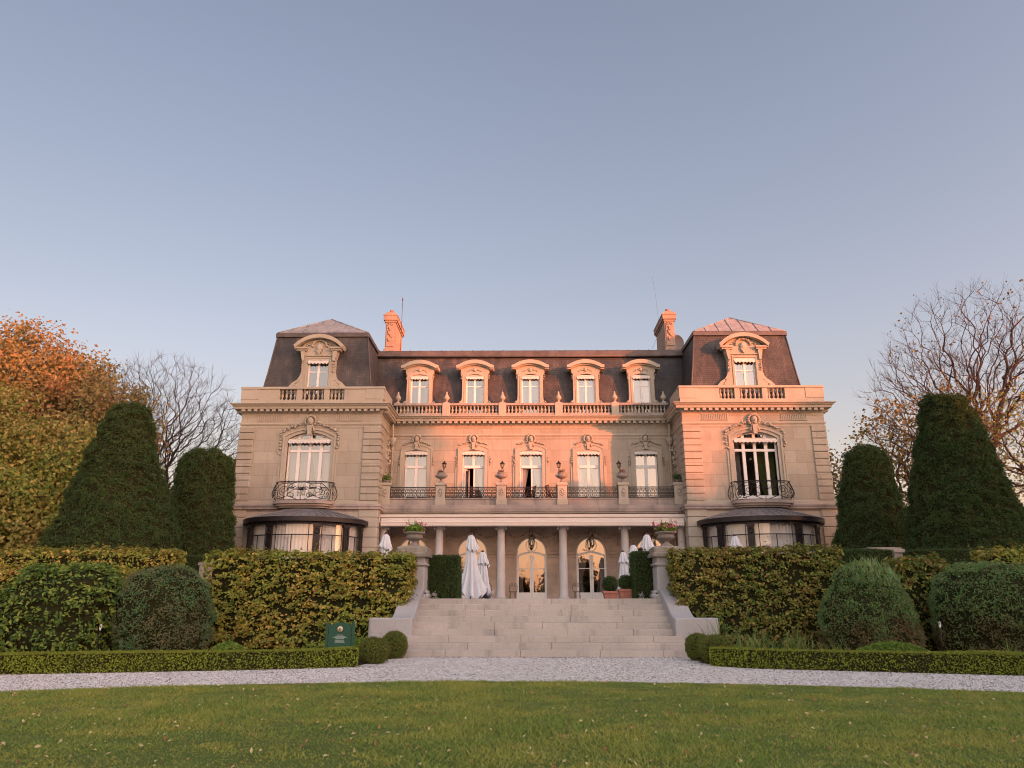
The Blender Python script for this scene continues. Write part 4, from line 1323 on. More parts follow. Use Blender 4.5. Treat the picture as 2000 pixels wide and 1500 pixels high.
for x in PIER:
    b = MB(); b.bbox(x - 0.31, x + 0.31, 41.25, 41.85, 6.60, 6.93, 0.02); b.bbox(x - 0.27, x + 0.27, 41.29, 41.81, 6.93, 7.68, 0.02)
    b.bbox(x - 0.32, x + 0.32, 41.24, 41.86, 7.70, 7.79, 0.02); b.box(x - 0.25, x + 0.25, 41.31, 41.79, 7.66, 7.72); b.bbox(x - 0.29, x + 0.29, 41.27, 41.83, 7.79, 7.84, 0.01)
    p = part(b, 'balcony_pier', 'stone')
    b = MB(); rr = random.Random(int(x * 10))
    for t in range(10):
        b.ball((x + 0.11 * cos(t * 0.63), 41.28, 7.3 + 0.2 * sin(t * 0.63)), rr.uniform(0.03, 0.045), 6, 4)
    b.ball((x, 41.28, 7.3), 0.07, 6, 4, (1, 0.6, 1.6))
    part(b, 'carved_trim', 'stone', p)
# iron railings between the piers
for a, c in zip(PIER[:-1], PIER[1:]):
    b = MB(); x0, x1 = a + 0.29, c - 0.29; y = 41.5; z0, z1 = 7.03, 7.60
    b.box(x0, x1, y - 0.025, y + 0.025, z1 - 0.02, z1 + 0.03); b.box(x0, x1, y - 0.018, y + 0.018, z0 - 0.04, z0); b.box(x0, x1, y - 0.012, y + 0.012, z1 - 0.08, z1 - 0.065)
    for xx in (x0, x1): b.box(xx - 0.02, xx + 0.02, y - 0.02, y + 0.02, 6.98, z1)
    n = 12; w = (x1 - x0) / n
    for k in range(n):
        cx = x0 + w * (k + 0.5); zm = (z0 + z1 - 0.07) / 2
        b.tube([(cx + 0.042 * cos(t), y, zm + 0.048 * sin(t)) for t in np.linspace(0, 2 * pi, 9)], 0.020, 4)
        for sg in (-1, 1):
            b.tube([(cx + sg * w / 2 * v, y, zm + u * (z1 - 0.07 - z0) / 2) for v, u in ((0.15, 1), (0.8, 0.62), (1, 0.3), (0.42, 0.0), (1, -0.3), (0.8, -0.62), (0.15, -1))], 0.019, 4)
        b.ball((cx, y, zm + 0.15), 0.036, 5, 4, (1, 0.6, 1.4)); b.ball((cx, y, zm - 0.15), 0.036, 5, 4, (1, 0.6, 1.4))
        b.ball((cx + w / 2, y, zm), 0.022, 5, 4, (1, 0.6, 1.2))
    part(b, 'iron_railing', 'iron')
# ---- long awning over the loggia
b = MB()
b.bbox(-8.42, 8.42, 40.86, 41.12, 5.88, 6.03, 0.03)
aw = part(b, 'terrace_awning', 'awning')
b = MB()
n = 122; x0, x1 = -8.25, 8.25
for i in range(n * 2):
    xa = x0 + (x1 - x0) * i / (2 * n); xb = x0 + (x1 - x0) * (i + 1) / (2 * n)
    za = 5.44 if i % 2 == 0 else 5.37; zb = 5.37 if i % 2 == 0 else 5.44
    if i % 4 >= 2: pass
    b.add([(xa, 41.0, 5.90), (xb, 41.0, 5.90), (xb, 40.78, 5.76), (xa, 40.78, 5.76), (xb, 40.77, 5.64), (xa, 40.77, 5.64), (xb, 40.765, zb), (xa, 40.765, za)], [(0, 1, 2, 3), (3, 2, 4, 5), (5, 4, 6, 7)])
part(b, 'awning_cloth', 'awning', aw)
b = MB(); b.box(x0, x1, 40.745, 40.80, 5.60, 5.64)
for s in (-1, 1): b.box(s * 8.30, s * 8.38, 40.8, 41.3, 5.6, 5.9)
part(b, 'front_rail', 'white', aw)

# ---- parapet of the pavilions
def baluster_mesh():
    b = MB(); b.box(-0.06, 0.06, -0.06, 0.06, 0, 0.05); b.box(-0.06, 0.06, -0.06, 0.06, 0.40, 0.45)
    b.lathe([(0.05, 0.05), (0.035, 0.08), (0.05, 0.12), (0.075, 0.17), (0.07, 0.21), (0.04, 0.28), (0.032, 0.34), (0.045, 0.37), (0.05, 0.40)], 0, 0, 0, 10)
    return b
BAL = baluster_mesh().obj('baluster', 'stone', CH)
BAL_used = [False]
def put_baluster(x, y, z, parent, k=1.0):
    if not BAL_used[0]:
        o = BAL; BAL_used[0] = True
    else:
        o = BAL.copy(); COL.objects.link(o)
    o.parent = parent; o.location = (x - CL[0], y - CL[1], z - CL[2]); o.scale = (1, 1, k)
for s in (-1, 1):
    b = MB(); bays = [(10.60, 11.45), (11.75, 13.0), (13.32, 14.27)]
    y0, y1 = PF + 0.0, PF + 0.34
    x = 8.36
    for a0, a1 in bays + [(16.42, 16.42)]:
        b.bbox(s * x, s * a0, y0, y1, 12.36, 13.04, 0.01); x = a1
    b.box(s * 8.36, s * 16.42, y0 - 0.003, y1 + 0.003, 12.1, 12.40)
    b.bbox(s * 8.30, s * 16.48, y0 - 0.06, y1 + 0.06, 13.04, 13.17, 0.02)
    b.bbox(s * 8.33, s * 9.35, y0 - 0.03, y1 + 0.03, 12.45, 13.03, 0.01); b.bbox(s * 15.42, s * 16.45, y0 - 0.03, y1 + 0.03, 12.45, 13.03, 0.01)
    b.bbox(s * 8.32, s * 8.70, y1, 43.0, 12.1, 13.14, 0.02); b.bbox(s * 16.10, s * 16.46, y1, 53.5, 12.1, 13.14, 0.02)
    pp = part(b, 'parapet', 'stone')
    for (a0, a1), n in zip(bays, (4, 5, 4)):
        for k in range(n):
            put_baluster(s * (a0 + (a1 - a0) * (k + 0.5) / n), PF + 0.17, 12.40, pp, 1.42)
    b = MB(); b.box(s * 8.8, s * 16.0, 40.95, 41.06, 12.15, 12.9)
    part(b, 'gutter_wall', 'zincdark')
# ---- central balustrade with small carved urns
for a, c in zip([-8.3] + PIER[1:5], PIER[1:5] + [8.3]):
    b = MB(); b.box(a, c, W0 - 0.03, W0 + 0.27, 12.1, 12.36); b.bbox(a, c, W0 - 0.06, W0 + 0.30, 12.84, 12.98, 0.02)
    pp = part(b, 'balustrade', 'ledge')
    ax, cx = a + (0.1 if a < -8 else 0.26), c - (0.1 if c > 8 else 0.26)
    for k in range(13):
        put_baluster(ax + (cx - ax) * (k + 0.5) / 13, W0 + 0.12, 12.36, pp, 1.07)
for x in PIER[1:5]:
    b = MB(); b.bbox(x - 0.23, x + 0.23, W0 - 0.10, W0 + 0.32, 12.12, 12.99, 0.012)
    part(b, 'balustrade_pier', 'stone')
for x in [-8.05] + PIER[1:5] + [8.05]:
    b = MB(); b.box(x - 0.12, x + 0.12, W0 - 0.02, W0 + 0.22, 12.98, 13.06)
    b.lathe([(0.11, 0.08), (0.06, 0.13), (0.05, 0.17), (0.10, 0.21), (0.17, 0.30), (0.185, 0.36), (0.16, 0.42), (0.11, 0.44), (0.13, 0.48), (0.09, 0.54), (0.05, 0.60), (0.065, 0.66), (0.02, 0.76)], x, W0 + 0.10, 12.98, 12, True, lambda a: 1 + 0.07 * sin(6 * a))
    part(b, 'finial_urn', 'stone')
# ================================================================== ROOFS
def frustum(mb, a, z0, b_, z1):
    v = [(a[0], a[2], z0), (a[1], a[2], z0), (a[1], a[3], z0), (a[0], a[3], z0), (b_[0], b_[2], z1), (b_[1], b_[2], z1), (b_[1], b_[3], z1), (b_[0], b_[3], z1)]
    mb.add(v, [(0, 1, 5, 4), (1, 2, 6, 5), (2, 3, 7, 6), (3, 0, 4, 7), (4, 5, 6, 7), (3, 2, 1, 0)])
for s in (-1, 1):
    b = MB(); xs = sorted((s * 9.10, s * 15.68)); xm = sorted((s * 9.42, s * 15.38)); xt = sorted((s * 9.72, s * 15.12))
    frustum(b, (xs[0], xs[1], 41.05, 53.5), 12.15, (xm[0], xm[1], 41.33, 53.2), 14.4)
    frustum(b, (xm[0], xm[1], 41.33, 53.2), 14.4, (xt[0], xt[1], 41.60, 53), 16.62)
    rf = part(b, 'pavilion_roof', 'slate')
    rf['label'] = 'shaded slate roof' if s < 0 else 'sunlit slate roof'
    b = MB(); e = 0.10
    b.bbox(xt[0] - e, xt[1] + e, 41.60 - e, 53.1, 16.62, 16.90, 0.05)
    # hips
    for sx in (0, 1):
        b.tube([(xs[sx], 41.05, 12.2), (xm[sx], 41.33, 14.4), (xt[sx], 41.6, 16.66)], 0.045, 6)
    part(b, 'roof_gutter', 'zincdark', rf)
    b = MB(); cx = s * 12.42; x0, x1 = xt[0] - 0.02, xt[1] + 0.02; yf, yr = 41.58, 43.3; zr = 18.42
    v = [(x0, yf, 16.9), (x1, yf, 16.9), (x1, 53, 16.9), (x0, 53, 16.9), (cx, yr, zr), (cx, 51, zr)]
    b.add(v, [(0, 1, 4), (1, 2, 5, 4), (2, 3, 5), (3, 0, 4, 5)])
    n = 7
    for k in range(1, n):
        t = k / n; xx = x0 + (x1 - x0) * t
        # seam runs straight back until it meets the hip
        f = (t / 0.5) if t < 0.5 else ((1 - t) / 0.5)
        yy = yf + (yr - yf) * f; zz = 16.9 + (zr - 16.9) * f
        b.tube([(xx, yf, 16.92), (xx, yy, zz + 0.02)], 0.028, 5)
    for xx in (x0, x1): b.tube([(xx, yf, 16.9), (cx, yr, zr)], 0.04, 5)
    b.tube([(cx, yr, zr), (cx, 51, zr)], 0.05, 6)
    part(b, 'zinc_roof', 'zinc', rf)
b = MB()
frustum(b, (-9.6, 9.6, 43.9, 56), 12.15, (-9.9, 9.9, 44.75, 55), 16.35)
part(b, 'central_roof', 'slate')
b = MB(); b.bbox(-9.9, 9.9, 44.62, 55.2, 16.35, 16.80, 0.06); b.tube([(-9.9, 44.6, 16.38), (9.9, 44.6, 16.38)], 0.06, 8)
for k in range(30):
    x = -9.6 + k * 0.66
    b.box(x - 0.02, x + 0.02, 44.7, 44.9, 16.78, 16.85)
part(b, 'central_gutter', 'zincdark')
b = MB(); b.lathe([(0.05, 0), (0.05, 0.16), (0.12, 0.18), (0.03, 0.26)], -1.45, 45.5, 16.68, 8); b.lathe([(0.03, 0), (0.03, 0.3)], -2.7, 45.8, 16.68, 6)
part(b, 'roof_vent', 'zinc')

# ---- small dormers
for i, cx in enumerate(WIN):
    cx = cx * 1.003; Y = 43.72; rr = random.Random(90 + i)
    b = MB(); hw = 0.54
    side = [(0.98, 12.35), (0.98, 12.9), (0.90, 13.12), (0.80, 13.28), (0.78, 13.6), (0.78, 14.9), (0.86, 15.05), (0.90, 15.35)]
    for a in (-1, 1):
        b.prism([(cx + a * hw, 12.35)] + [(cx + a * x, z) for x, z in side] + [(cx + a * hw, 15.35)], Y, Y + 0.3)
        b.box(cx + a * (hw + 0.05), cx + a * (hw + 0.11), Y - 0.03, Y + 0.02, 13.0, 14.8)
    top = seg_arc(cx - hw, cx + hw, 14.80, 0.14, 8)
    for (xa, za), (xb, zb) in zip(top[:-1], top[1:]): b.prism([(xa, za), (xb, zb), (xb, 15.35), (xa, 15.35)], Y, Y + 0.3)
    a1 = seg_arc(cx - 0.92, cx + 0.92, 15.3, 0.26, 12)
    b.prism([(cx - 0.92, 15.3)] + a1[1:-1] + [(cx + 0.92, 15.3)], Y + 0.01, Y + 0.3)
    # cheeks running back into the roof
    for a in (-1, 1): b.box(cx + a * 0.74, cx + a * 0.66, Y + 0.3, Y + 1.1, 12.3, 15.3)
    dm = part(b, 'dormer', 'stone')
    b = MB()
    lo = [(cx - 1.14, 15.28), (cx - 0.95, 15.28)] + seg_arc(cx - 0.95, cx + 0.95, 15.28, 0.28, 12)[1:-1] + [(cx + 0.95, 15.28), (cx + 1.14, 15.28)]
    hi = [(cx - 1.16, 15.44), (cx - 0.98, 15.50)] + seg_arc(cx - 0.98, cx + 0.98, 15.50, 0.30, 12)[1:-1] + [(cx + 0.98, 15.50), (cx + 1.16, 15.44)]
    band(b, lo, hi, Y - 0.26, Y + 0.9)
    lo2 = [(x, z - 0.07) for x, z in lo]
    band(b, [(x * 1, z) for x, z in lo2], lo, Y - 0.12, Y + 0.3)
    part(b, 'pediment', 'stone', dm)
    b = MB()
    garland(b, [(cx - 0.45, 15.1), (cx - 0.2, 15.2), (cx + 0.2, 15.2), (cx + 0.45, 15.1)], 0.05, Y - 0.01, rr)
    b.ball((cx, Y - 0.03, 15.2), 0.13, 8, 6, (0.8, 0.5, 1))
    for a in (-1, 1):
        sp = spiral(cx + a * 0.84, 12.98 + 0.1, 0.13, 1.4, pi / 2, -a, 18)
        b.tube([(x, Y - 0.02, z) for x, z in sp], 0.025, 5)
        garland(b, [(cx + a * 0.86, 15.1), (cx + a * 0.83, 14.6)], 0.045, Y + 0.05, rr)
    part(b, 'carved_trim', 'stone', dm)
    b = MB(); y0, y1 = Y + 0.12, Y + 0.18
    for a in (-1, 1): b.box(cx + a * 0.46, cx + a * 0.54, y0, y1, 12.4, 14.86)
    b.box(cx - 0.06, cx + 0.06, y0 - 0.01, y1 - 0.003, 12.4, 14.8); b.box(cx - 0.46, cx + 0.46, y0 + 0.004, y1 - 0.004, 14.13, 14.19); b.box(cx - 0.46, cx + 0.46, y0 + 0.006, y1, 14.74, 14.9)
    part(b, 'window_frame', 'white', dm)
    b = MB(); pane(b, cx - 0.48, cx + 0.48, y0 + 0.035, 12.4, 14.85)
    part(b, 'pane', 'glass', dm)
    b = MB(); yc = Y + 0.36
    if i == 2: curtain(b, cx - 0.48, cx - 0.06, yc, 12.4, 14.8); curtain(b, cx - 0.1, cx + 0.5, yc + 0.08, 12.4, 14.8, None, 0, 0.01)
    elif i == 0: curtain(b, cx + 0.3, cx + 0.52, yc, 12.4, 14.8)
    elif i == 1: curtain(b, cx - 0.4, cx - 0.1, yc, 12.4, 14.8); curtain(b, cx + 0.34, cx + 0.52, yc, 12.4, 14.8)
    else: curtain(b, cx - 0.5, cx, yc, 12.4, 14.8, (12.6, 0.3), -1); curtain(b, cx, cx + 0.5, yc, 12.4, 14.8, (12.6, 0.3), 1)
    part(b, 'curtain', 'curtain', dm)
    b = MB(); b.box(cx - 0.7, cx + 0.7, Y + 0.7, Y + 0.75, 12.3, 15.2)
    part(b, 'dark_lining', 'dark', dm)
    b = MB(); valance(b, cx - 0.54, cx + 0.54, Y + 0.04, 14.80, 0.24, 6, 0.10)
    part(b, 'awning', 'valance', dm)

# ---- great dormers of the pavilions
for s in (-1, 1):
    cx = s * 12.38; Y = 41.0; rr = random.Random(120 + s); hw = 0.60
    b = MB()
    side = [(1.70, 12.3), (1.70, 13.2), (1.62, 13.42), (1.45, 13.62), (1.20, 13.78), (1.06, 13.98), (0.98, 14.3), (0.98, 15.0), (1.05, 15.25), (1.12, 15.5), (1.12, 15.75)]
    for a in (-1, 1):
        b.prism([(cx + a * hw, 12.3)] + [(cx + a * x, z) for x, z in side] + [(cx + a * hw, 15.75)], Y, Y + 0.35)
        b.box(cx + a * (hw + 0.04), cx + a * (hw + 0.12), Y - 0.04, Y + 0.02, 12.9, 15.05)
    b.box(cx - hw, cx + hw, Y, Y + 0.35, 15.0, 15.75); b.box(cx - hw - 0.12, cx + hw + 0.12, Y - 0.05, Y + 0.02, 15.06, 15.16); b.box(cx - hw - 0.16, cx + hw + 0.16, Y - 0.08, Y + 0.02, 15.22, 15.28)
    b.prism([(cx - 1.15, 15.75)] + seg_arc(cx - 1.15, cx + 1.15, 15.75, 0.55, 14)[1:-1] + [(cx + 1.15, 15.75)], Y + 0.02, Y + 0.35)
    for a in (-1, 1): b.box(cx + a * 0.96, cx + a * 0.85, Y + 0.35, Y + 1.3, 12.3, 15.8)
    dm = part(b, 'great_dormer', 'stone')
    b = MB()
    lo = [(cx - 1.38, 15.66)] + seg_arc(cx - 1.30, cx + 1.30, 15.72, 0.55, 16) + [(cx + 1.38, 15.66)]
    hi = [(cx - 1.46, 15.84)] + seg_arc(cx - 1.36, cx + 1.36, 15.92, 0.58, 16) + [(cx + 1.46, 15.84)]
    band(b, lo, hi, Y - 0.32, Y + 1.6)
    for a in (-1, 1):
        b.box(cx + a * 0.66, cx + a * 1.40, Y - 0.26, Y + 0.2, 15.62, 15.72); b.box(cx + a * 0.70, cx + a * 1.30, Y - 0.18, Y + 0.2, 15.52, 15.62)
        b.prism([(cx + a * 0.80, 15.52), (cx + a * 1.06, 15.52), (cx + a * 1.02, 15.2), (cx + a * 0.94, 14.9), (cx + a * 0.84, 14.9)], Y - 0.14, Y + 0.05)
    part(b, 'pediment', 'stone', dm)
    b = MB()
    for t in range(13):
        aa = pi * t / 12
        b.ball((cx + 0.42 * cos(aa), Y - 0.04, 15.85 + 0.34 * sin(aa)), rr.uniform(0.06, 0.09), 6, 4)
    b.ball((cx, Y - 0.04, 15.72), 0.26, 10, 6, (0.85, 0.5, 1.1)); b.prism([(cx - 0.2, 15.6), (cx + 0.2, 15.6), (cx, 15.28)], Y - 0.13, Y)
    for a in (-1, 1):
        sp = spiral(cx + a * 1.30, 13.12, 0.26, 1.6, pi * 0.6 if a > 0 else pi * 0.4, -a, 26)
        b.tube([(x, Y - 0.02, z) for x, z in sp], 0.04, 5)
        garland(b, [(cx + a * 1.05, 13.75), (cx + a * 1.25, 13.5), (cx + a * 1.5, 13.3)], 0.06, Y, rr, 0.9)
        garland(b, [(cx + a * 0.92, 15.1), (cx + a * 0.92, 14.2)], 0.06, Y - 0.05, rr, 1)
        garland(b, [(cx + a * 0.4, 16.0), (cx + a * 0.75, 15.85)], 0.06, Y - 0.01, rr)
    part(b, 'carved_trim', 'stone', dm)
    b = MB(); y0, y1 = Y + 0.14, Y + 0.20
    for a in (-1, 1): b.box(cx + a * 0.52, cx + a * 0.60, y0, y1, 12.4, 15.0)
    b.box(cx - 0.065, cx + 0.065, y0 - 0.01, y1 - 0.003, 12.4, 15.0); b.box(cx - 0.52, cx + 0.52, y0 + 0.004, y1 - 0.004, 14.26, 14.32)
    part(b, 'window_frame', 'white', dm)
    b = MB(); pane(b, cx - 0.55, cx + 0.55, y0 + 0.035, 12.4, 15.0)
    part(b, 'pane', 'glass', dm)
    b = MB(); yc = Y + 0.42
    if s < 0: curtain(b, cx - 0.5, cx, yc, 12.4, 14.9, (13.0, 0.3), -1); curtain(b, cx + 0.3, cx + 0.58, yc, 12.4, 14.9, (13.0, 0.4), 1)
    else: curtain(b, cx - 0.5, cx - 0.2, yc, 12.4, 14.9, (13.0, 0.5), -1)
    part(b, 'curtain', 'curtain', dm)
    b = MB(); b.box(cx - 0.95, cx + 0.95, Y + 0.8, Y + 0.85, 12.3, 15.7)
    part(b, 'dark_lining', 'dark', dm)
    b = MB(); valance(b, cx - 0.60, cx + 0.60, Y + 0.03, 14.98, 0.28, 6, 0.12)
    part(b, 'awning', 'valance', dm)

# ---- chimneys
for s in (-1, 1):
    x0, x1 = sorted((s * 8.72, s * 9.34)); y0, y1 = 45.0, 47.9
    b = MB(); b.box(x0, x1, y0, y1, 16.4, 18.9)
    b.bbox(x0 - 0.06, x1 + 0.06, y0 - 0.06, y1 + 0.06, 16.5, 17.1, 0.05)
    b.bbox(x0 + 0.06, x1 - 0.06, y0 - 0.05, y0 + 0.1, 17.2, 18.75, 0.02)
    cm = part(b, 'chimney', 'chimneystone')
    b = MB(); cxm = (x0 + x1) / 2
    e0, e1 = x0 - 0.13, x1 + 0.13
    b.bbox(x0 - 0.06, x1 + 0.06, y0 - 0.06, y1 + 0.06, 18.88, 19.0, 0.01)
    b.bbox(e0, e1, y0 - 0.14, y1 + 0.14, 19.0, 19.15, 0.02)
    tp = seg_arc(e0, e1, 19.35, 0.22, 8)
    b.prism([(e0, 19.15)] + [(e1, 19.15)] + tp[::-1], y0 - 0.12, y1 + 0.12)
    b.box(e0 - 0.03, e1 + 0.03, y0 - 0.15, y1 + 0.15, 19.30, 19.36)
    part(b, 'chimney_cap', 'chimneystone', cm)
    b = MB(); b.lathe([(0.13, 0), (0.12, 0.22), (0.14, 0.25), (0.14, 0.3), (0.10, 0.3)], cxm, y0 + 0.35, 19.52, 10); b.lathe([(0.13, 0), (0.12, 0.22), (0.14, 0.25), (0.10, 0.25)], cxm, y0 + 1.5, 19.52, 10)
    part(b, 'chimney_pot', 'terracotta', cm)
    b = MB(); rr = random.Random(8)
    for t in range(12): b.ball((cxm + rr.uniform(-.13, .13), y0 - 0.07, 17.6 + t * 0.08), rr.uniform(0.04, 0.07), 6, 4)
    for a in (-1, 1): b.tube([(x, y0 - 0.06, z) for x, z in spiral(cxm + a * 0.13, 18.70, 0.11, 1.2, pi / 2, a, 14)], 0.025, 5)
    part(b, 'carved_trim', 'chimneystone', cm)
b = MB(); b.tube([(-8.38, 45.4, 16.7), (-8.38, 45.4, 20.6)], 0.018, 5); b.tube([(-8.38, 45.4, 20.6), (-8.38, 45.4, 20.85)], [0.045, 0.006], 6)
b.ball((-8.38, 45.4, 20.62), 0.06, 6, 4)
part(b, 'lightning_rod', 'rust')
b = MB(); b.tube([(8.45, 45.5, 19.0), (8.36, 45.5, 20.8), (8.22, 45.5, 22.2)], 0.006, 4); b.tube([(8.6, 45.3, 18.6), (7.9, 45.3, 17.1)], 0.008, 4)
part(b, 'aerial', 'rust')
# dish behind the right chimney
b = MB()
vs = []; m = 18
for r_, d_ in ((0.0, 0.0), (0.2, 0.02), (0.4, 0.09), (0.5, 0.15)):
    for k in range(m):
        a = 2 * pi * k / m
        vs.append((9.50 + r_ * cos(a), 45.6 - d_, 17.55 + 1.15 * r_ * sin(a)))
fs = [(j * m + k, j * m + (k + 1) % m, (j + 1) * m + (k + 1) % m, (j + 1) * m + k) for j in range(3) for k in range(m)]
b.add(vs, fs, True); b.add([(x, y + 0.02, z) for x, y, z in vs], [f[::-1] for f in fs], True)
b.tube([(9.5, 45.6, 17.4), (9.5, 45.9, 16.7)], 0.03, 6)
part(b, 'satellite_dish', 'satin')

# ---- great windows, balconies and glazed bays of the pavilions
for s in (-1, 1):
    cx = s * 12.35; y = PF; rr = random.Random(150 + s); hw = 1.2
    b = MB()
    inn = [(cx - hw, 6.68), (cx - hw, 10.15)] + seg_arc(cx - hw, cx + hw, 10.15, 0.36, 12)[1:-1] + [(cx + hw, 10.15), (cx + hw, 6.68)]
    def off(e, z0=10.15, ri=0.36, dz=0.0): return [(cx - hw - e, 6.68), (cx - hw - e, z0 + e * 0.6)] + seg_arc(cx - hw - e, cx + hw + e, z0 + e * 0.6, ri + e * 0.25, 12)[1:-1] + [(cx + hw + e, z0 + e * 0.6), (cx + hw + e, 6.68)]
    band(b, inn, off(0.18), y - 0.02, y + 0.1); band(b, off(0.18), off(0.27), y - 0.08, y + 0.05); band(b, off(0.27), off(0.30), y - 0.04, y + 0.05)
    for a in (-1, 1): b.box(cx + a * 1.52, cx + a * 1.60, y - 0.05, y + 0.05, 6.7, 9.4 if s > 0 or a > 0 else 8.6)
    sur = part(b, 'window_surround', 'stone')
    b = MB()
    mascaron(b, cx, 11.12, y - 0.10, 1.25, rr)
    for a in (-1, 1):
        garland(b, [(cx + a * 0.3, 11.15), (cx + a * 0.7, 10.92), (cx + a * 1.1, 10.80), (cx + a * 1.45, 10.62), (cx + a * 1.62, 10.4)], 0.085, y - 0.05, rr, 1.5)
        garland(b, [(cx + a * 1.62, 10.4), (cx + a * 1.62, 10.0), (cx + a * 1.58, 9.6)], 0.075, y - 0.04, rr, 1.2)
    if s < 0: b.tube([(x, y - 0.02, z) for x, z in arc(cx - 1.45, 9.55, 0.34, pi * 0.55, pi * 1.5, 12)], 0.02, 5)
    part(b, 'carved_trim', 'stone', sur)
    b = MB(); y0, y1 = y + 0.22, y + 0.30
    for a in (-1, 1): b.box(cx + a * 1.12, cx + a * 1.2, y0, y1, 6.7, 10.25)
    for xx, w in ((-0.62, 0.085), (0.0, 0.075), (0.62, 0.085)): b.box(cx + xx - w, cx + xx + w, y0 - 0.02, y1 - 0.005, 6.7, 10.42)
    b.box(cx - 1.12, cx + 1.12, y0 - 0.03, y1 - 0.008, 9.42, 9.56); b.box(cx - 1.12, cx + 1.12, y0 + 0.006, y1 - 0.01, 10.08, 10.16)
    band(b, [(p[0], p[1] - 0.09) for p in seg_arc(cx - 1.18, cx + 1.18, 10.18, 0.33, 10)], seg_arc(cx - 1.18, cx + 1.18, 10.19, 0.34, 10), y0 + 0.004, y1 - 0.012)
    b.box(cx - 1.12, cx + 1.12, y0 + 0.008, y1 - 0.01, 6.7, 7.0)
    fr = part(b, 'great_window', 'white')
    b = MB(); poly = [(cx - 1.16, 6.8), (cx + 1.16, 6.8)] + seg_arc(cx - 1.16, cx + 1.16, 10.17, 0.33, 10)[::-1]
    b.add([(x, y0 + 0.04, z) for x, z in poly], [tuple(range(len(poly)))])
    part(b, 'pane', 'glass', fr)
    b = MB(); yc = y + 0.62
    if s < 0:
        curtain(b, cx - 1.15, cx - 0.7, yc, 6.8, 10.2); curtain(b, cx + 0.72, cx + 1.15, yc, 6.8, 10.2)
        curtain(b, cx - 0.6, cx - 0.02, yc + 0.05, 6.8, 9.5, (7.2, 0.15), -1); curtain(b, cx + 0.02, cx + 0.6, yc + 0.05, 6.8, 9.5, (7.2, 0.15), 1)
        part(b, 'curtain', 'curtain', fr)
    else:
        curtain(b, cx + 0.1, cx + 0.62, yc, 6.8, 9.5, (7.0, 0.3), 1); curtain(b, cx + 0.72, cx + 1.15, yc + 0.05, 6.8, 10.2)
        part(b, 'curtain', 'greencurtain', fr)
        b = MB(); curtain(b, cx - 1.15, cx - 0.75, yc, 6.8, 10.2)
        part(b, 'curtain', 'curtain', fr)
    b = MB(); valance(b, cx - 1.18, cx + 1.18, y + 0.06, 10.12, 0.27, 11, 0.14)
    part(b, 'awning', 'valance', fr)
    # bow-fronted balcony
    b = MB(); cs = []
    A, B_ = 1.62, 0.95
    def bow(t, k=1.0, e=0.0): # t 0..1 along the front
        a = pi - pi * t
        return (cx + (A * k + e) * (abs(cos(a)) ** 0.75) * (1 if cos(a) > 0 else -1), y - (B_ * k + e) * (sin(a) ** 0.6 if sin(a) > 0 else 0))
    ring = [bow(i / 24) for i in range(25)]
    for e, z0, z1 in ((0.02, 6.47, 6.64), (-0.08, 6.36, 6.47), (-0.22, 6.26, 6.36)):
        b.prism([bow(i / 24, 1, e) for i in range(25)], z0, z1, 'z')
    part(b, 'balcony_slab', 'ledge')
    b = MB()
    def rail(u, v):  # u 0..1 along, v 0..1 up: the bulging cage
        e = -0.06 + 0.17 * sin(pi * min(1, max(0, (1 - v) ** 1.5)))
        q = bow(u, 1, e); return (q[0], q[1], 6.66 + 0.98 * v)
    def line(pts, r): b.tube([rail(u, v) for u, v in pts], r, 4)
    line([(i / 30, 1.0) for i in range(31)], 0.026); line([(i / 30, 0.94) for i in range(31)], 0.012); line([(i / 30, 0.0) for i in range(31)], 0.02)
    for u in (0.0, 0.17, 0.83, 1.0): line([(u, v) for v in np.linspace(0, 1, 9)], 0.02)
    LU = 4.6
    def sp(u0, v0, r, turns, a0, sg, rad=0.016):
        line([(min(1, max(0, x)), min(0.98, max(0.01, z))) for x, z in [((px) / LU, pz) for px, pz in spiral(u0 * LU, v0, r, turns, a0, sg, 22)]], rad)
    for a in (-1, 1):
        for du, v, r, tr, a0 in ((0.145, 0.52, 0.30, 1.7, -pi / 2), (0.265, 0.30, 0.22, 1.5, pi / 2), (0.06, 0.22, 0.16, 1.2, 0), (0.07, 0.74, 0.17, 1.3, pi), (0.42, 0.32, 0.27, 1.6, pi / 2), (0.385, 0.76, 0.16, 1.3, -pi / 2), (0.20, 0.14, 0.12, 1.1, pi), (0.455, 0.78, 0.12, 1.1, 0)):
            sp(0.5 + a * du, v, r, tr, a0 if a > 0 else pi - a0, a)
        line([(0.5 + a * 0.02, 0.02), (0.5 + a * 0.10, 0.2), (0.5 + a * 0.16, 0.12), (0.5 + a * 0.24, 0.06), (0.5 + a * 0.3, 0.12)], 0.018)
        line([(0.5 + a * 0.03, 0.92), (0.5 + a * 0.10, 0.86), (0.5 + a * 0.2, 0.9), (0.5 + a * 0.26, 0.72), (0.5 + a * 0.31, 0.5)], 0.018)
    for k in range(9):
        aa = pi * (k / 8)
        line([(0.5, 0.52), (0.5 + 0.045 * cos(aa), 0.52 + 0.26 * sin(aa))], 0.014)
    line([(0.5, 0.02), (0.5, 0.5)], 0.018)
    part(b, 'balcony_railing', 'iron')

    # glazed bay under the balcony
    cxb = s * 12.12; a_, b_r = 2.98, 2.62
    def el(t, e=0.0, yb=PF - 0.05): return (cxb + (a_ + e) * cos(t), yb - (b_r + e) * sin(t))
    T0, T1 = 0.0, pi
    b = MB()
    n = 40; pts = [el(T0 + (T1 - T0) * i / n, 0.02) for i in range(n + 1)]
    b.prism(pts, 1.5, 2.1, 'z')
    bay = part(b, 'glazed_bay', 'stone')
    b = MB()
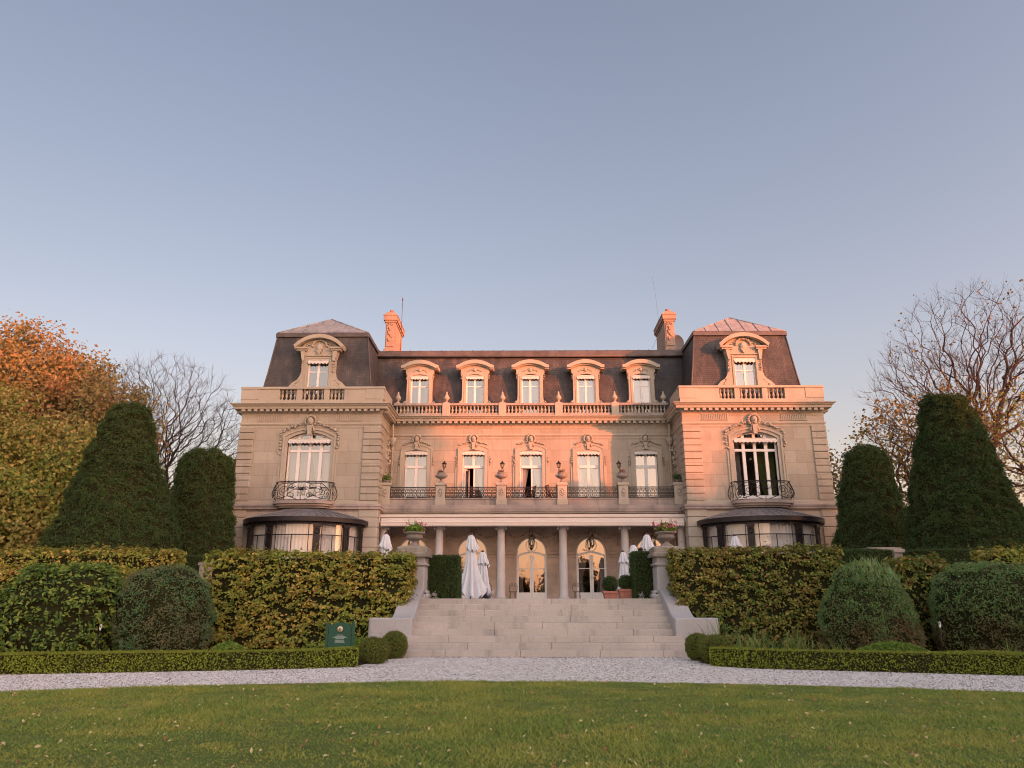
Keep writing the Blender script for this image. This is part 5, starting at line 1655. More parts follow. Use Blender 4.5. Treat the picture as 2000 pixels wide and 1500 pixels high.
    def ringband(mb, e0, e1, z0, z1, z2=None, z3=None):
        z2 = z0 if z2 is None else z2; z3 = z1 if z3 is None else z3
        vs = []; 
        for i in range(n + 1):
            t = T0 + (T1 - T0) * i / n
            p, q = el(t, e0), el(t, e1)
            vs += [(p[0], p[1], z0), (q[0], q[1], z2), (q[0], q[1], z3), (p[0], p[1], z1)]
        fs = []
        for i in range(n):
            for k in range(4):
                fs.append((i * 4 + k, (i + 1) * 4 + k, (i + 1) * 4 + (k + 1) % 4, i * 4 + (k + 1) % 4))
        mb.add(vs, fs, False)
    ringband(b, -0.05, 0.30, 5.36, 5.52)          # overhanging rim
    ringband(b, 0.0, 0.34, 5.52, 5.57)
    ringband(b, 0.30, 0.33, 5.34, 5.54)
    ringband(b, -0.06, 0.10, 5.22, 5.36)
    part(b, 'rim', 'ironbrown', bay)
    b = MB()
    for i in range(70):       # pierced frieze under the rim
        t = T0 + (T1 - T0) * (i + 0.5) / 70
        p = el(t, 0.12); b.ball((p[0], p[1], 5.31), 0.042, 5, 4, (1, 1, 1.3))
    part(b, 'frieze', 'ironbrown', bay)
    b = MB()
    prof = [(0.30, 5.57), (0.1, 5.63), (-0.5, 5.82), (-1.0, 5.96), (-1.45, 6.07), (-1.5, 6.12), (-1.85, 6.17), (-2.1, 6.22)]
    vs = []
    for e, z in prof:
        for i in range(n + 1):
            p = el(T0 + (T1 - T0) * i / n, e); vs.append((p[0], p[1], z))
    b.add(vs, [(j * (n + 1) + i, j * (n + 1) + i + 1, (j + 1) * (n + 1) + i + 1, (j + 1) * (n + 1) + i) for j in range(len(prof) - 1) for i in range(n)], True)
    for i in range(1, 24):
        t = T0 + (T1 - T0) * i / 24
        b.tube([(*el(t, e), z + 0.015) for e, z in prof[:-1]], 0.02, 4)
    part(b, 'bay_roof', 'zincbay', bay)
    # iron pilasters
    ang = [0.10, 0.60, 1.16, pi - 1.16, pi - 0.60, pi - 0.10]
    for t in ang:
        b = MB(); p = el(t, 0.0); tx, ty = -a_ * sin(t), -b_r * cos(t); l = math.hypot(tx, ty); tx /= l; ty /= l; nx, ny = ty * -1, tx
        if nx * (p[0] - cxb) + ny * (p[1] - PF) < 0: nx, ny = -nx, -ny
        def q(u, w): return (p[0] + tx * u + nx * w, p[1] + ty * u + ny * w)
        for u0, u1, w0, w1, z0, z1 in ((-0.17, 0.17, -0.05, 0.05, 2.1, 5.24), (-0.2, 0.2, -0.06, 0.11, 2.1, 2.5), (-0.2, 0.2, -0.06, 0.10, 5.10, 5.24), (-0.15, -0.09, 0.05, 0.08, 2.5, 5.1), (0.09, 0.15, 0.05, 0.08, 2.5, 5.1), (-0.03, 0.03, 0.05, 0.075, 2.5, 4.6)):
            b.prism([q(u0, w0), q(u1, w0), q(u1, w1), q(u0, w1)], z0, z1, 'z')
        for k in range(8):
            c = q(0.1 * cos(k * 0.8), 0.07); b.ball((c[0], c[1], 4.88 + 0.13 * sin(k * 0.8)), 0.05, 6, 4)
        part(b, 'iron_pilaster', 'ironbrown', bay)
    # glazing bars, glass and curtains
    b = MB(); g2 = MB(); c2 = MB()
    ts = sorted(ang)
    for t0, t1 in zip(ts[:-1], ts[1:]):
        m = 8 if t1 - t0 > 0.45 else 4
        for i in range(m):
            ta, tb = t0 + (t1 - t0) * i / m, t0 + (t1 - t0) * (i + 1) / m
            for z in (4.66, 2.12):
                pa, pb, pc, pd = el(ta, -0.02), el(tb, -0.02), el(tb, 0.03), el(ta, 0.03)
                b.prism([pa, pb, pc, pd], z, z + 0.05, 'z')
            pa, pb = el(ta, 0.0), el(tb, 0.0)
            g2.add([(*pa, 2.1), (*pb, 2.1), (*pb, 5.3), (*pa, 5.3)], [(0, 1, 2, 3)])
        for f, w in ((0.16, 0.014), (0.5, 0.018), (0.84, 0.014)):
            p = el(t0 + (t1 - t0) * f, 0.005)
            z1 = 5.25 if f != 0.5 else 4.68
            b.box(p[0] - w, p[0] + w, p[1] - 0.02, p[1] + 0.02, 2.1, z1)
        k = 60
        vs = []
        for i in range(k + 1):
            t = t0 + (t1 - t0) * i / k
            p = el(t, -0.22 + 0.022 * sin(i * 1.3)); vs += [(*p, 2.1), (*p, 5.25)]
        fs = []
        for i in range(k):
            lo_open = 0.28 < (i / k) < 0.72
            fs.append((2 * i, 2 * i + 2, 2 * i + 3, 2 * i + 1))
        c2.add(vs, fs, True)
    part(b, 'glazing_bar', 'ironbrown', bay); part(g2, 'pane', 'bayglass', bay); part(c2, 'curtain', 'blind', bay)
# sunlit warm rooms are only seen through the doors; side returns close the building
b = MB(); b.box(-16.29, 16.29, 53.9, 54.2, 1.5, 12.2)
part(b, 'rear_wall', 'ashlar')
# ================================================================== THINGS ON THE HOUSE
# urns with lanterns on the balcony piers
UL = ['stone urn with bronze lantern, second pier from the left of the balcony', 'stone urn with bronze lantern left of the middle balcony bay',
      'stone urn with bronze lantern right of the middle balcony bay', 'stone urn with bronze lantern catching sun at its base, fifth balcony pier from the left']
for i, x in enumerate(PIER[1:5]):
    T = thing('lantern_urn', (x, BA, 7.84), UL[i], 'urn', 'lantern urns on the balcony piers')
    b = MB(); b.box(-0.15, 0.15, -0.15, 0.15, 0, 0.05)
    b.lathe([(0.14, 0.05), (0.12, 0.09), (0.06, 0.14), (0.055, 0.20), (0.09, 0.24), (0.20, 0.28), (0.29, 0.34), (0.31, 0.40), (0.29, 0.45), (0.24, 0.48), (0.20, 0.52), (0.24, 0.56), (0.25, 0.59), (0.2, 0.60), (0.16, 0.57)], 0, 0, 0, 24, True, lambda a: 1 + 0.03 * sin(12 * a))
    for a in (-1, 1): b.tube([(a * (0.27 + 0.08 * sin(t)), 0, 0.42 + 0.07 * cos(t)) for t in np.linspace(0, pi, 6)], 0.022, 5)
    b.obj('bowl', 'urnstone', T)
    sg = 1 if i < 2 else -1
    b = MB(); rr = random.Random(i + 3)
    for k in range(9):
        a = k * 0.7; r = rr.uniform(0.08, 0.17)
        b.tube([(0.05 * cos(a), 0.05 * sin(a), 0.56), (r * cos(a), r * sin(a), 0.66), (r * 1.25 * cos(a), r * 1.25 * sin(a), rr.uniform(0.74, 0.84))], [0.035, 0.028, 0.006], 5)
    b.ball((0, 0, 0.63), 0.12, 8, 5, (1.1, 1, 0.8))
    b.obj('bronze_foliage', 'rust', T)
    b = MB(); dx = sg * 0.16 if i != 1 else 0.05
    b.tube([(0, 0, 0.6), (dx * 0.7, 0, 0.72), (dx, 0, 0.86)], 0.018, 6)
    b.lathe([(0.03, 0.84), (0.06, 0.88), (0.075, 0.89)], dx, 0, 0, 6, False)
    b.lathe([(0.15, 1.10), (0.13, 1.13), (0.06, 1.19), (0.03, 1.22), (0.035, 1.24), (0.008, 1.29)], dx, 0, 0, 6, False)
    for k in range(6):
        a = k * pi / 3; b.tube([(dx + 0.07 * cos(a), 0.07 * sin(a), 0.89), (dx + 0.125 * cos(a), 0.125 * sin(a), 1.11)], 0.011, 4)
    ln = b.obj('lantern', 'iron', T)
    b = MB(); b.lathe([(0.062, 0.89), (0.115, 1.105)], dx, 0, 0, 6, False); b.obj('lantern_glass', 'bayglass', ln)
for s in (-1, 1):
    T = thing('potted_plant', (s * 8.2, BA, 7.84), 'small dark plant in a bowl on the end balcony pier by the %s pavilion' % ('left' if s < 0 else 'right'), 'plant')
    b = MB(); b.lathe([(0.10, 0), (0.12, 0.03), (0.07, 0.06), (0.15, 0.13), (0.17, 0.17), (0.14, 0.17)], 0, 0, 0, 14); b.obj('bowl', 'urnstone', T)
    n = 260; P = RNG.normal(0, 0.09, (n, 3)) * [1.3, 1.3, 1] + [0, 0, 0.30]
    V, F = leaves(P, P / (np.linalg.norm(P, axis=1)[:, None]), 0.10, 2.0); mesh_np('foliage', V, F, 'laurel' if s < 0 else 'yew', T)

def chair(loc, rz, label, cushion=False):
    T = thing('balcony_chair', loc, label, 'chair', 'dark wooden chairs on the balcony', rz)
    b = MB(); b.bbox(-0.26, 0.26, -0.25, 0.27, 0.40, 0.45, 0.01)
    for k in range(6): b.box(-0.25, 0.25, -0.24 + k * 0.085, -0.18 + k * 0.085, 0.45, 0.465)
    b.obj('seat', 'wood', T)
    b = MB()
    for sx in (-1, 1): b.tube([(sx * 0.24, 0.25, 0.42), (sx * 0.24, 0.42, 1.18)], 0.022, 6)
    for k in range(7): b.box(-0.23, 0.23, 0.26 + 0.022 * k, 0.285 + 0.022 * k, 0.52 + 0.095 * k, 0.58 + 0.095 * k)
    b.obj('backrest', 'wood', T)
    for sx in (-1, 1):
        for sy in (-0.22, 0.23):
            b = MB(); b.bbox(sx * 0.24 - 0.022, sx * 0.24 + 0.022, sy - 0.022, sy + 0.022, 0, 0.41, 0.004); b.obj('leg', 'wood', T)
        b = MB(); b.bbox(sx * 0.27 - 0.03, sx * 0.27 + 0.03, -0.25, 0.30, 0.64, 0.67, 0.008); b.box(sx * 0.27 - 0.015, sx * 0.27 + 0.015, -0.22, -0.18, 0.45, 0.64); b.obj('armrest', 'wood', T)
    return T
chair((-3.15, 42.3, 6.66), radians(15), 'dark wooden chair behind the railing at the open red-curtained window')
chair((-0.20, 42.35, 6.66), radians(-70), 'dark slatted armchair before the middle window of the balcony')
chair((1.25, 42.3, 6.66), radians(110), 'dark slatted armchair leaning near the pier right of the middle balcony bay')

# closed parasols
def parasol(loc, H, r, label, lean=0.0, seed=0):
    T = thing('closed_parasol', loc, label, 'parasol', 'closed white parasols on the terrace')
    rr = random.Random(seed)
    b = MB(); b.tube([(0, 0, 0.06), (0, 0, H - 0.02)], 0.028, 8); b.obj('pole', 'wood', T)
    b = MB(); b.bbox(-0.35, 0.35, -0.35, 0.35, 0, 0.07, 0.01); b.lathe([(0.05, 0.07), (0.05, 0.3), (0.035, 0.31)], 0, 0, 0, 10); b.obj('base', 'satin', T)
    b = MB(); b.lathe([(0.085, H - 0.05), (0.08, H), (0.045, H + 0.045), (0.012, H + 0.07)], 0, 0, 0, 10); b.obj('finial', 'wood', T)
    ph = rr.uniform(0, 6)
    def canopy(prof, nf, amp, hem):
        m = 64; b = MB(); vs = []
        for j, (q, z) in enumerate(prof):
            t = j / (len(prof) - 1)
            for i in range(m):
                a = 2 * pi * i / m
                f = 1 + amp * t * (abs(sin(nf * a / 2 + ph)) * 2 - 1) + 0.06 * sin(3 * a + ph * 2 + 3 * t)
                zz = z - hem * t ** 3 * (0.5 + 0.5 * cos(nf * a + 2 * ph)) - hem * 1.2 * t ** 2 * max(0, cos(a - ph)) 
                vs.append((q * f * cos(a) + lean * t, q * f * sin(a), zz))
        fs = [(j * m + i, j * m + (i + 1) % m, (j + 1) * m + (i + 1) % m, (j + 1) * m + i) for j in range(len(prof) - 1) for i in range(m)]
        b.add(vs, fs, True); return b
    L_ = H - 0.55
    canopy([(0.07, H - 0.03), (0.12, H - 0.15), (0.16, H - 0.5), (0.20, H - 0.9), (0.25, H - 1.4), (0.30 * r / 0.36, H - 1.9), (r, H - L_)], 9, 0.42, 0.30).obj('canopy', 'canvas', T)
    canopy([(0.075, H - 0.02), (0.14, H - 0.10), (0.20, H - 0.34), (0.255, H - 0.52)], 9, 0.26, 0.12).obj('vent_flap', 'canvas', T)
    return T
PARA = [((-2.80, 33.0, 1.5), 2.76, 0.46, 'largest closed white parasol, standing left of the stair top', 0.06),
        ((-2.42, 35.6, 1.5), 2.20, 0.42, 'closed white parasol half hidden behind the largest one', 0.06),
        ((-6.53, 33.0, 1.5), 2.80, 0.36, 'closed white parasol above the hedge left of the left flower urn', 0),
        ((-6.40, 36.2, 1.5), 2.42, 0.36, 'small closed white parasol just left of the left stair pier', 0),
        ((4.75, 40.0, 1.5), 2.48, 0.40, 'closed white parasol behind the potted box balls', 0.05),
        ((4.86, 37.0, 1.5), 2.62, 0.38, 'closed white parasol partly hidden behind the clipped yew right of the stairs', 0),
        ((5.05, 34.0, 1.5), 2.86, 0.40, 'tall closed white parasol between the clipped yew and the right flower urn', 0),
        ((9.05, 34.2, 1.5), 2.80, 0.40, 'closed white parasol in front of the right glazed bay', 0)]
for i, (c, H, r, lb, ln) in enumerate(PARA): parasol(c, H, r, lb, ln, i)
# small iron terrace chairs: only the curled backs show above the top step
def iron_chair(loc, rz, label):
    T = thing('iron_chair', loc, label, 'chair', 'curled iron chairs on the terrace', rz)
    b = MB(); b.lathe([(0.2, 0.43), (0.21, 0.45), (0.2, 0.46)], 0, 0, 0, 16); b.obj('seat', 'iron', T)
    b = MB(); b.tube([(-0.19, 0.17, 0.45), (-0.21, 0.24, 0.75), (-0.12, 0.26, 0.87), (0, 0.26, 0.90), (0.12, 0.26, 0.87), (0.21, 0.24, 0.75), (0.19, 0.17, 0.45)], 0.012, 6)
    for a in (-1, 1): b.tube([(x, 0.25, z) for x, z in spiral(a * 0.09, 0.76, 0.08, 1.4, pi / 2, a, 16)], 0.009, 4)
    b.obj('backrest', 'iron', T)
    for k in range(4):
        a = pi / 4 + k * pi / 2; b = MB(); b.tube([(0.16 * cos(a), 0.16 * sin(a), 0.44), (0.22 * cos(a), 0.22 * sin(a), 0)], 0.011, 5); b.obj('leg', 'iron', T)
iron_chair((-2.3, 40.6, 1.5), 2.9, 'curled iron chair back right of the largest closed parasol')
iron_chair((-1.05, 40.6, 1.5), 3.3, 'curled iron chair back left of the middle door')
iron_chair((2.35, 40.6, 1.5), 2.9, 'curled iron chair back right of the middle door')
# terracotta planters with clipped box
for (x, y, r, lb) in ((2.92, 26.0, 0.265, 'front'), (2.62, 28.0, 0.30, 'rear')):
    T = thing('terracotta_planter', (x, y, 1.5), 'square terracotta planter of a box ball, the %s one beside the clipped yew' % ('nearer' if lb == 'front' else 'farther'), 'planter')
    h = 0.34 if lb == 'front' else 0.30
    b = MB(); w = 0.20
    frustum(b, (-w, w, -w, w), 0, (-w - 0.05, w + 0.05, -w - 0.05, w + 0.05), h - 0.06); b.bbox(-w - 0.075, w + 0.075, -w - 0.075, w + 0.075, h - 0.07, h, 0.012)
    b.obj('pot', 'terracotta', T)
    prof = [(0.02, 0.0)] + [(r * cos(t), r + r * sin(t)) for t in np.linspace(-pi / 2 + 0.2, pi / 2, 9)]
    round_shape('box_ball', (x, y, 1.5 + h - 0.06), prof, 2600, 0.035, 'yew', 'round clipped box in the %s terracotta planter' % ('nearer' if lb == 'front' else 'farther'), 'topiary', None, 0.01)
# little white flowers and a lamp at the clipped yews' feet are single small pots
for x, y, lb in ((3.28, 24.9, 'small clump of white flowers at the foot of the right clipped yew'), (-3.4, 24.5, 'tiny white flower clump by the left stair pier')):
    n = 50; P = RNG.normal(0, 0.05, (n, 3)) + [0, 0, 0.12]
    V, F = leaves(P, np.tile([0, -0.5, 0.8], (n, 1)), 0.05, 1.2); o = mesh_np('white_flowers', V, F, 'curtain'); o.location = (x, y, 1.5); tag(o, lb, 'flowers')

# ================================================================== HEDGES AND SHRUBS
HB = dict(aspect=1.6, spread=0.55, fold=0.15, layer=0.09)
hedge('hornbeam_hedge', -10.15, -3.95, 22.95, 24.15, 0.04, 2.84, 0.095, 900, 'hornbeam_gold', 'tall clipped hedge of golden green leaves left of the stairs', wob=0.05, **HB)
hedge('hornbeam_hedge', 4.02, 9.05, 22.95, 24.15, 0.04, 2.98, 0.09, 950, 'hornbeam_green', 'tall clipped hedge of dark green leaves right of the stairs', wob=0.05, **HB)
hedge('hornbeam_hedge', -24.0, -12.4, 25.6, 26.6, 1.4, 3.10, 0.095, 760, 'hornbeam_gold', 'long clipped autumn hedge below the big yew cone on the left', wob=0.06, **HB)
hedge('hornbeam_hedge', -24.0, -12.9, 23.6, 24.2, 0.0, 2.4, 0.095, 600, 'hornbeam_gold', 'lower hedge face of the terrace bank behind the left leafy shrub', faces='frt', wob=0.08, **HB)
hedge('yew_hedge', -13.2, -10.6, 26.8, 27.4, 1.4, 3.0, 0.05, 1100, 'yew', 'short low dark hedge at the foot of the left yews', wob=0.03)
hedge('yew_hedge', 10.0, 12.3, 26.4, 27.1, 1.4, 3.17, 0.05, 1100, 'yew', 'short low dark hedge left of the stone block on the right', wob=0.03)
hedge('yew_hedge', 13.0, 26.0, 26.2, 27.0, 1.4, 3.18, 0.05, 900, 'yew', 'long low dark hedge below the big yew cone on the right', wob=0.03)
hedge('hornbeam_hedge', 10.45, 11.85, 22.4, 23.3, 0.04, 2.68, 0.11, 620, 'hornbeam_green', 'narrow column of bright hornbeam between the two right shrubs', wob=0.14, **HB)
hedge('hornbeam_hedge', 13.1, 20.0, 22.3, 23.3, 0.04, 2.88, 0.10, 600, 'hornbeam_gold', 'yellowing hornbeam hedge behind the far right shrub', wob=0.06, **HB)
hedge('clipped_yew', -3.66, -2.66, 25.0, 26.1, 1.5, 2.90, 0.045, 1500, 'yew', 'square clipped yew block right of the left stair pier', 'topiary', wob=0.02)
hedge('clipped_yew', 3.10, 3.95, 25.05, 26.2, 1.5, 3.02, 0.045, 1500, 'yew', 'square clipped yew block left of the right stair pier', 'topiary', wob=0.02)
b = MB(); b.bbox(11.7, 12.9, 27.0, 27.8, 1.4, 3.28, 0.03); b.bbox(11.64, 12.96, 26.94, 27.86, 3.10, 3.22, 0.02)
tag(b.obj('stone_block', 'ledge'), 'grey stone block rising above the low dark hedge on the right', 'pier')
b = MB(); b.bbox(-11.3, -10.3, 25.2, 25.8, 1.4, 2.62, 0.02); b.bbox(-11.34, -10.26, 25.16, 25.84, 2.60, 2.68, 0.02)
tag(b.obj('stone_block', 'ledge'), 'pale stone coping seen between the left shrub and the golden hedge', 'wall')

pathL = [(x - 0.02, y + 0.22) for x, y in hedge_front_L]
pathR = [(3.90, 18.42)] + [(x + 0.05, y + 0.22) for x, y in hedge_front_R[1:]]
ribbon_hedge('box_hedge', pathL, 0.44, 0.0, 0.40, 0.034, 2300, 'box', 'low clipped box hedge along the gravel on the left')
ribbon_hedge('box_hedge', pathR, 0.44, 0.0, 0.41, 0.034, 2300, 'box', 'low clipped box hedge along the gravel on the right')

def ball_prof(r, h): return [(r * 0.55, 0.0), (r * 0.85, h * 0.15), (r, h * 0.38), (r * 0.99, h * 0.58), (r * 0.85, h * 0.78), (r * 0.55, h * 0.93), (r * 0.25, h * 0.985), (0.01, h)]
for (c, r, h, lb) in (((-4.18, 18.95, 0), 0.37, 0.60, 'round clipped box ball at the end of the left low hedge'), ((-3.96, 20.6, 0), 0.35, 0.68, 'round clipped box ball at the left foot of the stairs'),
                      ((3.86, 19.95, 0), 0.33, 0.66, 'round clipped box ball at the right foot of the stairs'), ((4.06, 18.95, 0), 0.42, 0.66, 'round clipped box ball at the end of the right low hedge')):
    round_shape('box_ball', c, ball_prof(r, h), 6500, 0.036, 'boxdark', lb, 'topiary', 'clipped box balls at the foot of the stairs', 0.012)
# big loose shrubs
def dome(r, h): return [(r * 0.86, 0.0), (r * 0.98, h * 0.2), (r, h * 0.42), (r * 0.93, h * 0.62), (r * 0.76, h * 0.8), (r * 0.5, h * 0.93), (r * 0.22, h * 0.99), (0.01, h)]
round_shape('leafy_shrub', (-13.1, 20.8, 0.02), [(1.5, 0.0), (1.66, 0.5), (1.68, 1.0), (1.58, 1.5), (1.35, 1.95), (0.95, 2.25), (0.4, 2.36), (0.01, 2.38)], 17000, 0.105, 'laurel', 'rounded bright green leafy shrub at the far left', 'shrub', None, 0.06, 0.14, 1.6, 3, 1.15, 0.9, tier=0.12, aspect=1.7, spread=0.7, fold=0.2)
round_shape('dense_shrub', (-10.3, 21.1, 0.02), dome(1.28, 2.42), 26000, 0.062, 'dusky', 'rounded dusky blue-green shrub left of the golden hedge', 'shrub', None, 0.05, 0.10, 1.5, 4, tier=0.05, aspect=2.4)
round_shape('spiky_shrub', (9.0, 21.3, 0.02), [(1.16, 0.0), (1.22, 0.5), (1.18, 1.0), (1.06, 1.5), (0.92, 1.95), (0.74, 2.25), (0.46, 2.42), (0.01, 2.5)], 32000, 0.065, 'spiky', 'brownish domed shrub with upright shoots right of the dark hedge', 'shrub', None, 0.05, 0.10, 1.4, 5, tier=0.05, aspect=3.0, hang=-0.8)
round_shape('spiky_shrub', (12.35, 21.2, 0.02), [(1.50, 0.0), (1.62, 0.5), (1.64, 1.0), (1.58, 1.5), (1.42, 1.95), (1.12, 2.25), (0.7, 2.44), (0.01, 2.52)], 36000, 0.065, 'spiky', 'large rounded green and rust shrub at the far right', 'shrub', None, 0.05, 0.10, 1.4, 6, tier=0.05, aspect=2.6)
# upright shoots on the first spiky shrub
n = 420; a = RNG.uniform(0, 2 * pi, n); r = np.sqrt(RNG.uniform(0, 1, n)) * 0.85
P0 = np.stack([9.0 + r * np.cos(a), 21.3 + r * np.sin(a), 2.42 - 0.62 * (r / 0.85) ** 2.2], 1)
hh = RNG.uniform(0.10, 0.34, n)[:, None]; lean_ = RNG.normal(0, 0.08, (n, 2))
tipp = P0 + np.concatenate([lean_ * hh / 0.2, hh], 1); wv = np.array([0.012, 0, 0])
V = np.stack([P0 - wv, P0 + wv, tipp], 1).reshape(-1, 3); F = np.arange(n * 3).reshape(-1, 3)
sh = [o for o in bpy.data.objects if o.name.startswith('spiky_shrub')][0]
mesh_np('shoots', V - np.array(sh.location), F, 'spiky', sh)
# yew cones
def cone(r0, r1, h): return [(r0, 0.0), (r0 * 0.98, h * 0.06), (r0 + (r1 - r0) * 0.35, h * 0.33), (r0 + (r1 - r0) * 0.72, h * 0.62), (r1, h * 0.88), (r1 * 0.86, h * 0.95), (r1 * 0.55, h * 0.985), (0.01, h)]
def yew(c, prof, n, label, seed, lean=0):
    o = round_shape('yew_cone', c, prof, n, 0.085, 'yew', label, 'topiary', 'clipped yew cones on the terrace', 0.05, 0.06, 2.0, seed, tier=0.10, aspect=2.2, spread=0.65, hang=-0.3)
    if lean:
        me = o.data; v = np.zeros(len(me.vertices) * 3, dtype=np.float32); me.vertices.foreach_get('co', v); v = v.reshape(-1, 3)
        v[:, 0] += lean * v[:, 2] / prof[-1][1]; me.vertices.foreach_set('co', v.ravel()); me.update()
yew((-17.35, 31.0, 1.4), cone(3.0, 1.08, 8.25), 120000, 'largest clipped yew cone left of the house, flat-topped', 11, -0.25)
yew((-16.45, 37.0, 1.4), cone(1.95, 1.32, 7.5), 72000, 'smaller clipped yew column beside the left pavilion', 12, -0.1)
yew((16.55, 37.0, 1.4), cone(2.25, 1.15, 7.55), 72000, 'smaller clipped yew cone beside the right pavilion', 13, 0.15)
yew((17.85, 31.0, 1.4), cone(2.85, 1.08, 8.7), 120000, 'tallest clipped yew cone at the right edge', 14, -0.35)

# daylilies and bed plants
def strap(c, n, ln, label, name='daylily_clump', spread=0.5, seed=1):
    rr = np.random.default_rng(seed); V, F = [], []
    for k in range(n):
        a = rr.uniform(0, 2 * pi); l = ln * rr.uniform(0.55, 1.1); w = 0.011; el_ = rr.uniform(0.75, 1.45); b0 = np.array([rr.normal(0, spread * 0.3), rr.normal(0, 0.12), 0])
        d = np.array([cos(a) * cos(el_), sin(a) * cos(el_) * 0.7, sin(el_)]); sd = np.array([-sin(a), cos(a), 0]); p = b0.copy(); m = 5; base = len(V)
        for j in range(m + 1):
            ww = w * (1 - (j / m) ** 2) + 0.001
            V += [p - sd * ww, p + sd * ww]; p = p + d * l / m; d = d + np.array([cos(a) * 0.10, sin(a) * 0.08, -0.30 * (j / m)]); d /= np.linalg.norm(d)
        for j in range(m): F.append((base + 2 * j, base + 2 * j + 1, base + 2 * j + 3, base + 2 * j + 2))
    o = mesh_np(name, np.array(V), np.array(F), 'lily'); o.location = c
    return tag(o, label, 'plant')
strap((4.55, 20.2, 0.03), 45, 1.15, 'sparse tall strappy leaves against the right stair wall', seed=1)
strap((5.35, 20.0, 0.03), 110, 0.85, 'dense strappy green clump right of the stair wall', spread=0.8, seed=2)
strap((6.35, 19.9, 0.03), 120, 0.85, 'dense strappy green clump in front of the dark hedge', spread=0.8, seed=3)
strap((7.2, 19.6, 0.03), 50, 0.55, 'low strappy tuft left of the brownish domed shrub', seed=4)
strap((10.55, 18.1, 0.03), 26, 0.75, 'pale strappy tuft at the foot of the far right shrub', seed=5)
for (x, y, w, h, lb) in ((7.95, 18.3, 1.0, 0.48, 'low fresh green mound of leaves behind the right low hedge'), (-7.6, 18.6, 0.5, 0.46, 'small fresh green mound behind the left low hedge'), (-5.3, 22.2, 0.35, 0.4, 'little green clump at the foot of the golden hedge')):
    n = int(2400 * w); a = RNG.uniform(0, 2 * pi, n); r = np.sqrt(RNG.uniform(0, 1, n))
    P = np.stack([r * w * np.cos(a), r * 0.35 * np.sin(a), h * (1 - 0.6 * r ** 2) + RNG.normal(0, 0.02, n)], 1)
    V, F = leaves(P, np.tile([0, -0.3, 0.9], (n, 1)), 0.06, 1.5)
    o = mesh_np('leafy_plant', V, F, 'flowerleaf'); o.location = (x, y, 0.02); tag(o, lb, 'plant')
n = 60; P = np.stack([RNG.uniform(-0.14, 0.14, n), RNG.uniform(-0.1, 0.1, n), RNG.uniform(0.01, 0.08, n)], 1)
V, F = leaves(P, np.tile([0, 0, 1.0], (n, 1)), 0.06, 1.5); o = mesh_np('leafy_plant', V, F, 'flowerleaf'); o.location = (-4.05, 19.35, 0.0); tag(o, 'tiny green weed between the two left box balls', 'plant')

# ---- sign and stakes
SG = thing('garden_sign', (-5.15, 19.5, 0.0), 'dark green garden notice board with a cream round emblem before the golden hedge', 'sign')
b = MB(); w = 0.33
b.prism([(-w + 0.05, 0.12), (w - 0.05, 0.12), (w - 0.05, 0.855)] + seg_arc(-0.16, 0.16, 0.895, 0.03, 8)[::-1] + [(-w + 0.05, 0.855)], -0.015, 0.015)
b.obj('board', 'green', SG)
for a in (-1, 1):
    b = MB(); b.bbox(a * w - 0.035, a * w + 0.035, -0.035, 0.035, 0, 0.88, 0.008); b.lathe([(0.04, 0.88), (0.045, 0.895), (0.02, 0.91), (0.03, 0.935), (0.005, 0.965)], a * w, 0, 0, 8)
    b.obj('post', 'green', SG)
b = MB(); b.lathe([(0.078, 0), (0.078, 0.012)], 0, 0, 0, 28); b.cur = 1; b.lathe([(0.066, 0.012), (0.066, 0.018)], 0, 0, 0, 28); b.cur = 2; b.lathe([(0.034, 0.018), (0.034, 0.023)], 0, 0, 0, 20); b.cur = 1; b.lathe([(0.014, 0.023), (0.014, 0.026)], 0, 0, 0, 12)
b.v = [(x, -0.016 - z, 0.765 + y) for x, y, z in b.v]
b.obj('emblem', ['gold', 'ivory', 'gold'], SG)
b = MB(); rr = random.Random(4)
for z, hwid in ((0.615, 0.07), (0.585, 0.115), (0.560, 0.175), (0.535, 0.10), (0.495, 0.12), (0.470, 0.10), (0.445, 0.12)):
    x = -hwid
    while x < hwid:
        l = rr.choice([0.012, 0.016, 0.02])
        b.box(x, x + l, -0.019, -0.0155, z, z + 0.016)
        if rr.random() < 0.6: b.box(x, x + 0.004, -0.0195, -0.016, z - 0.003, z + 0.018)
        x += l + 0.007
b.obj('lettering', 'lettering', SG)
for (x, y, h, lb) in ((-10.72, 18.6, 0.90, 'thin dark stake with a white looped top at the left shrubs'), (9.25, 18.5, 0.97, 'thin dark stake with a white looped top between the right shrubs')):
    T = thing('garden_stake', (x, y, 0.0), lb, 'stake')
    b = MB(); b.tube([(-0.04, 0, 0), (0.0, 0, h - 0.12)], 0.008, 6); b.obj('rod', 'iron', T)
    b = MB(); b.tube([(0.01 + 0.022 * cos(t), 0, h - 0.05 + 0.048 * sin(t)) for t in np.linspace(0, 2 * pi, 12)], 0.009, 6); b.lathe([(0.018, h - 0.14), (0.024, h - 0.1), (0.012, h - 0.08)], 0.005, 0, 0, 8); b.obj('loop', 'white', T)

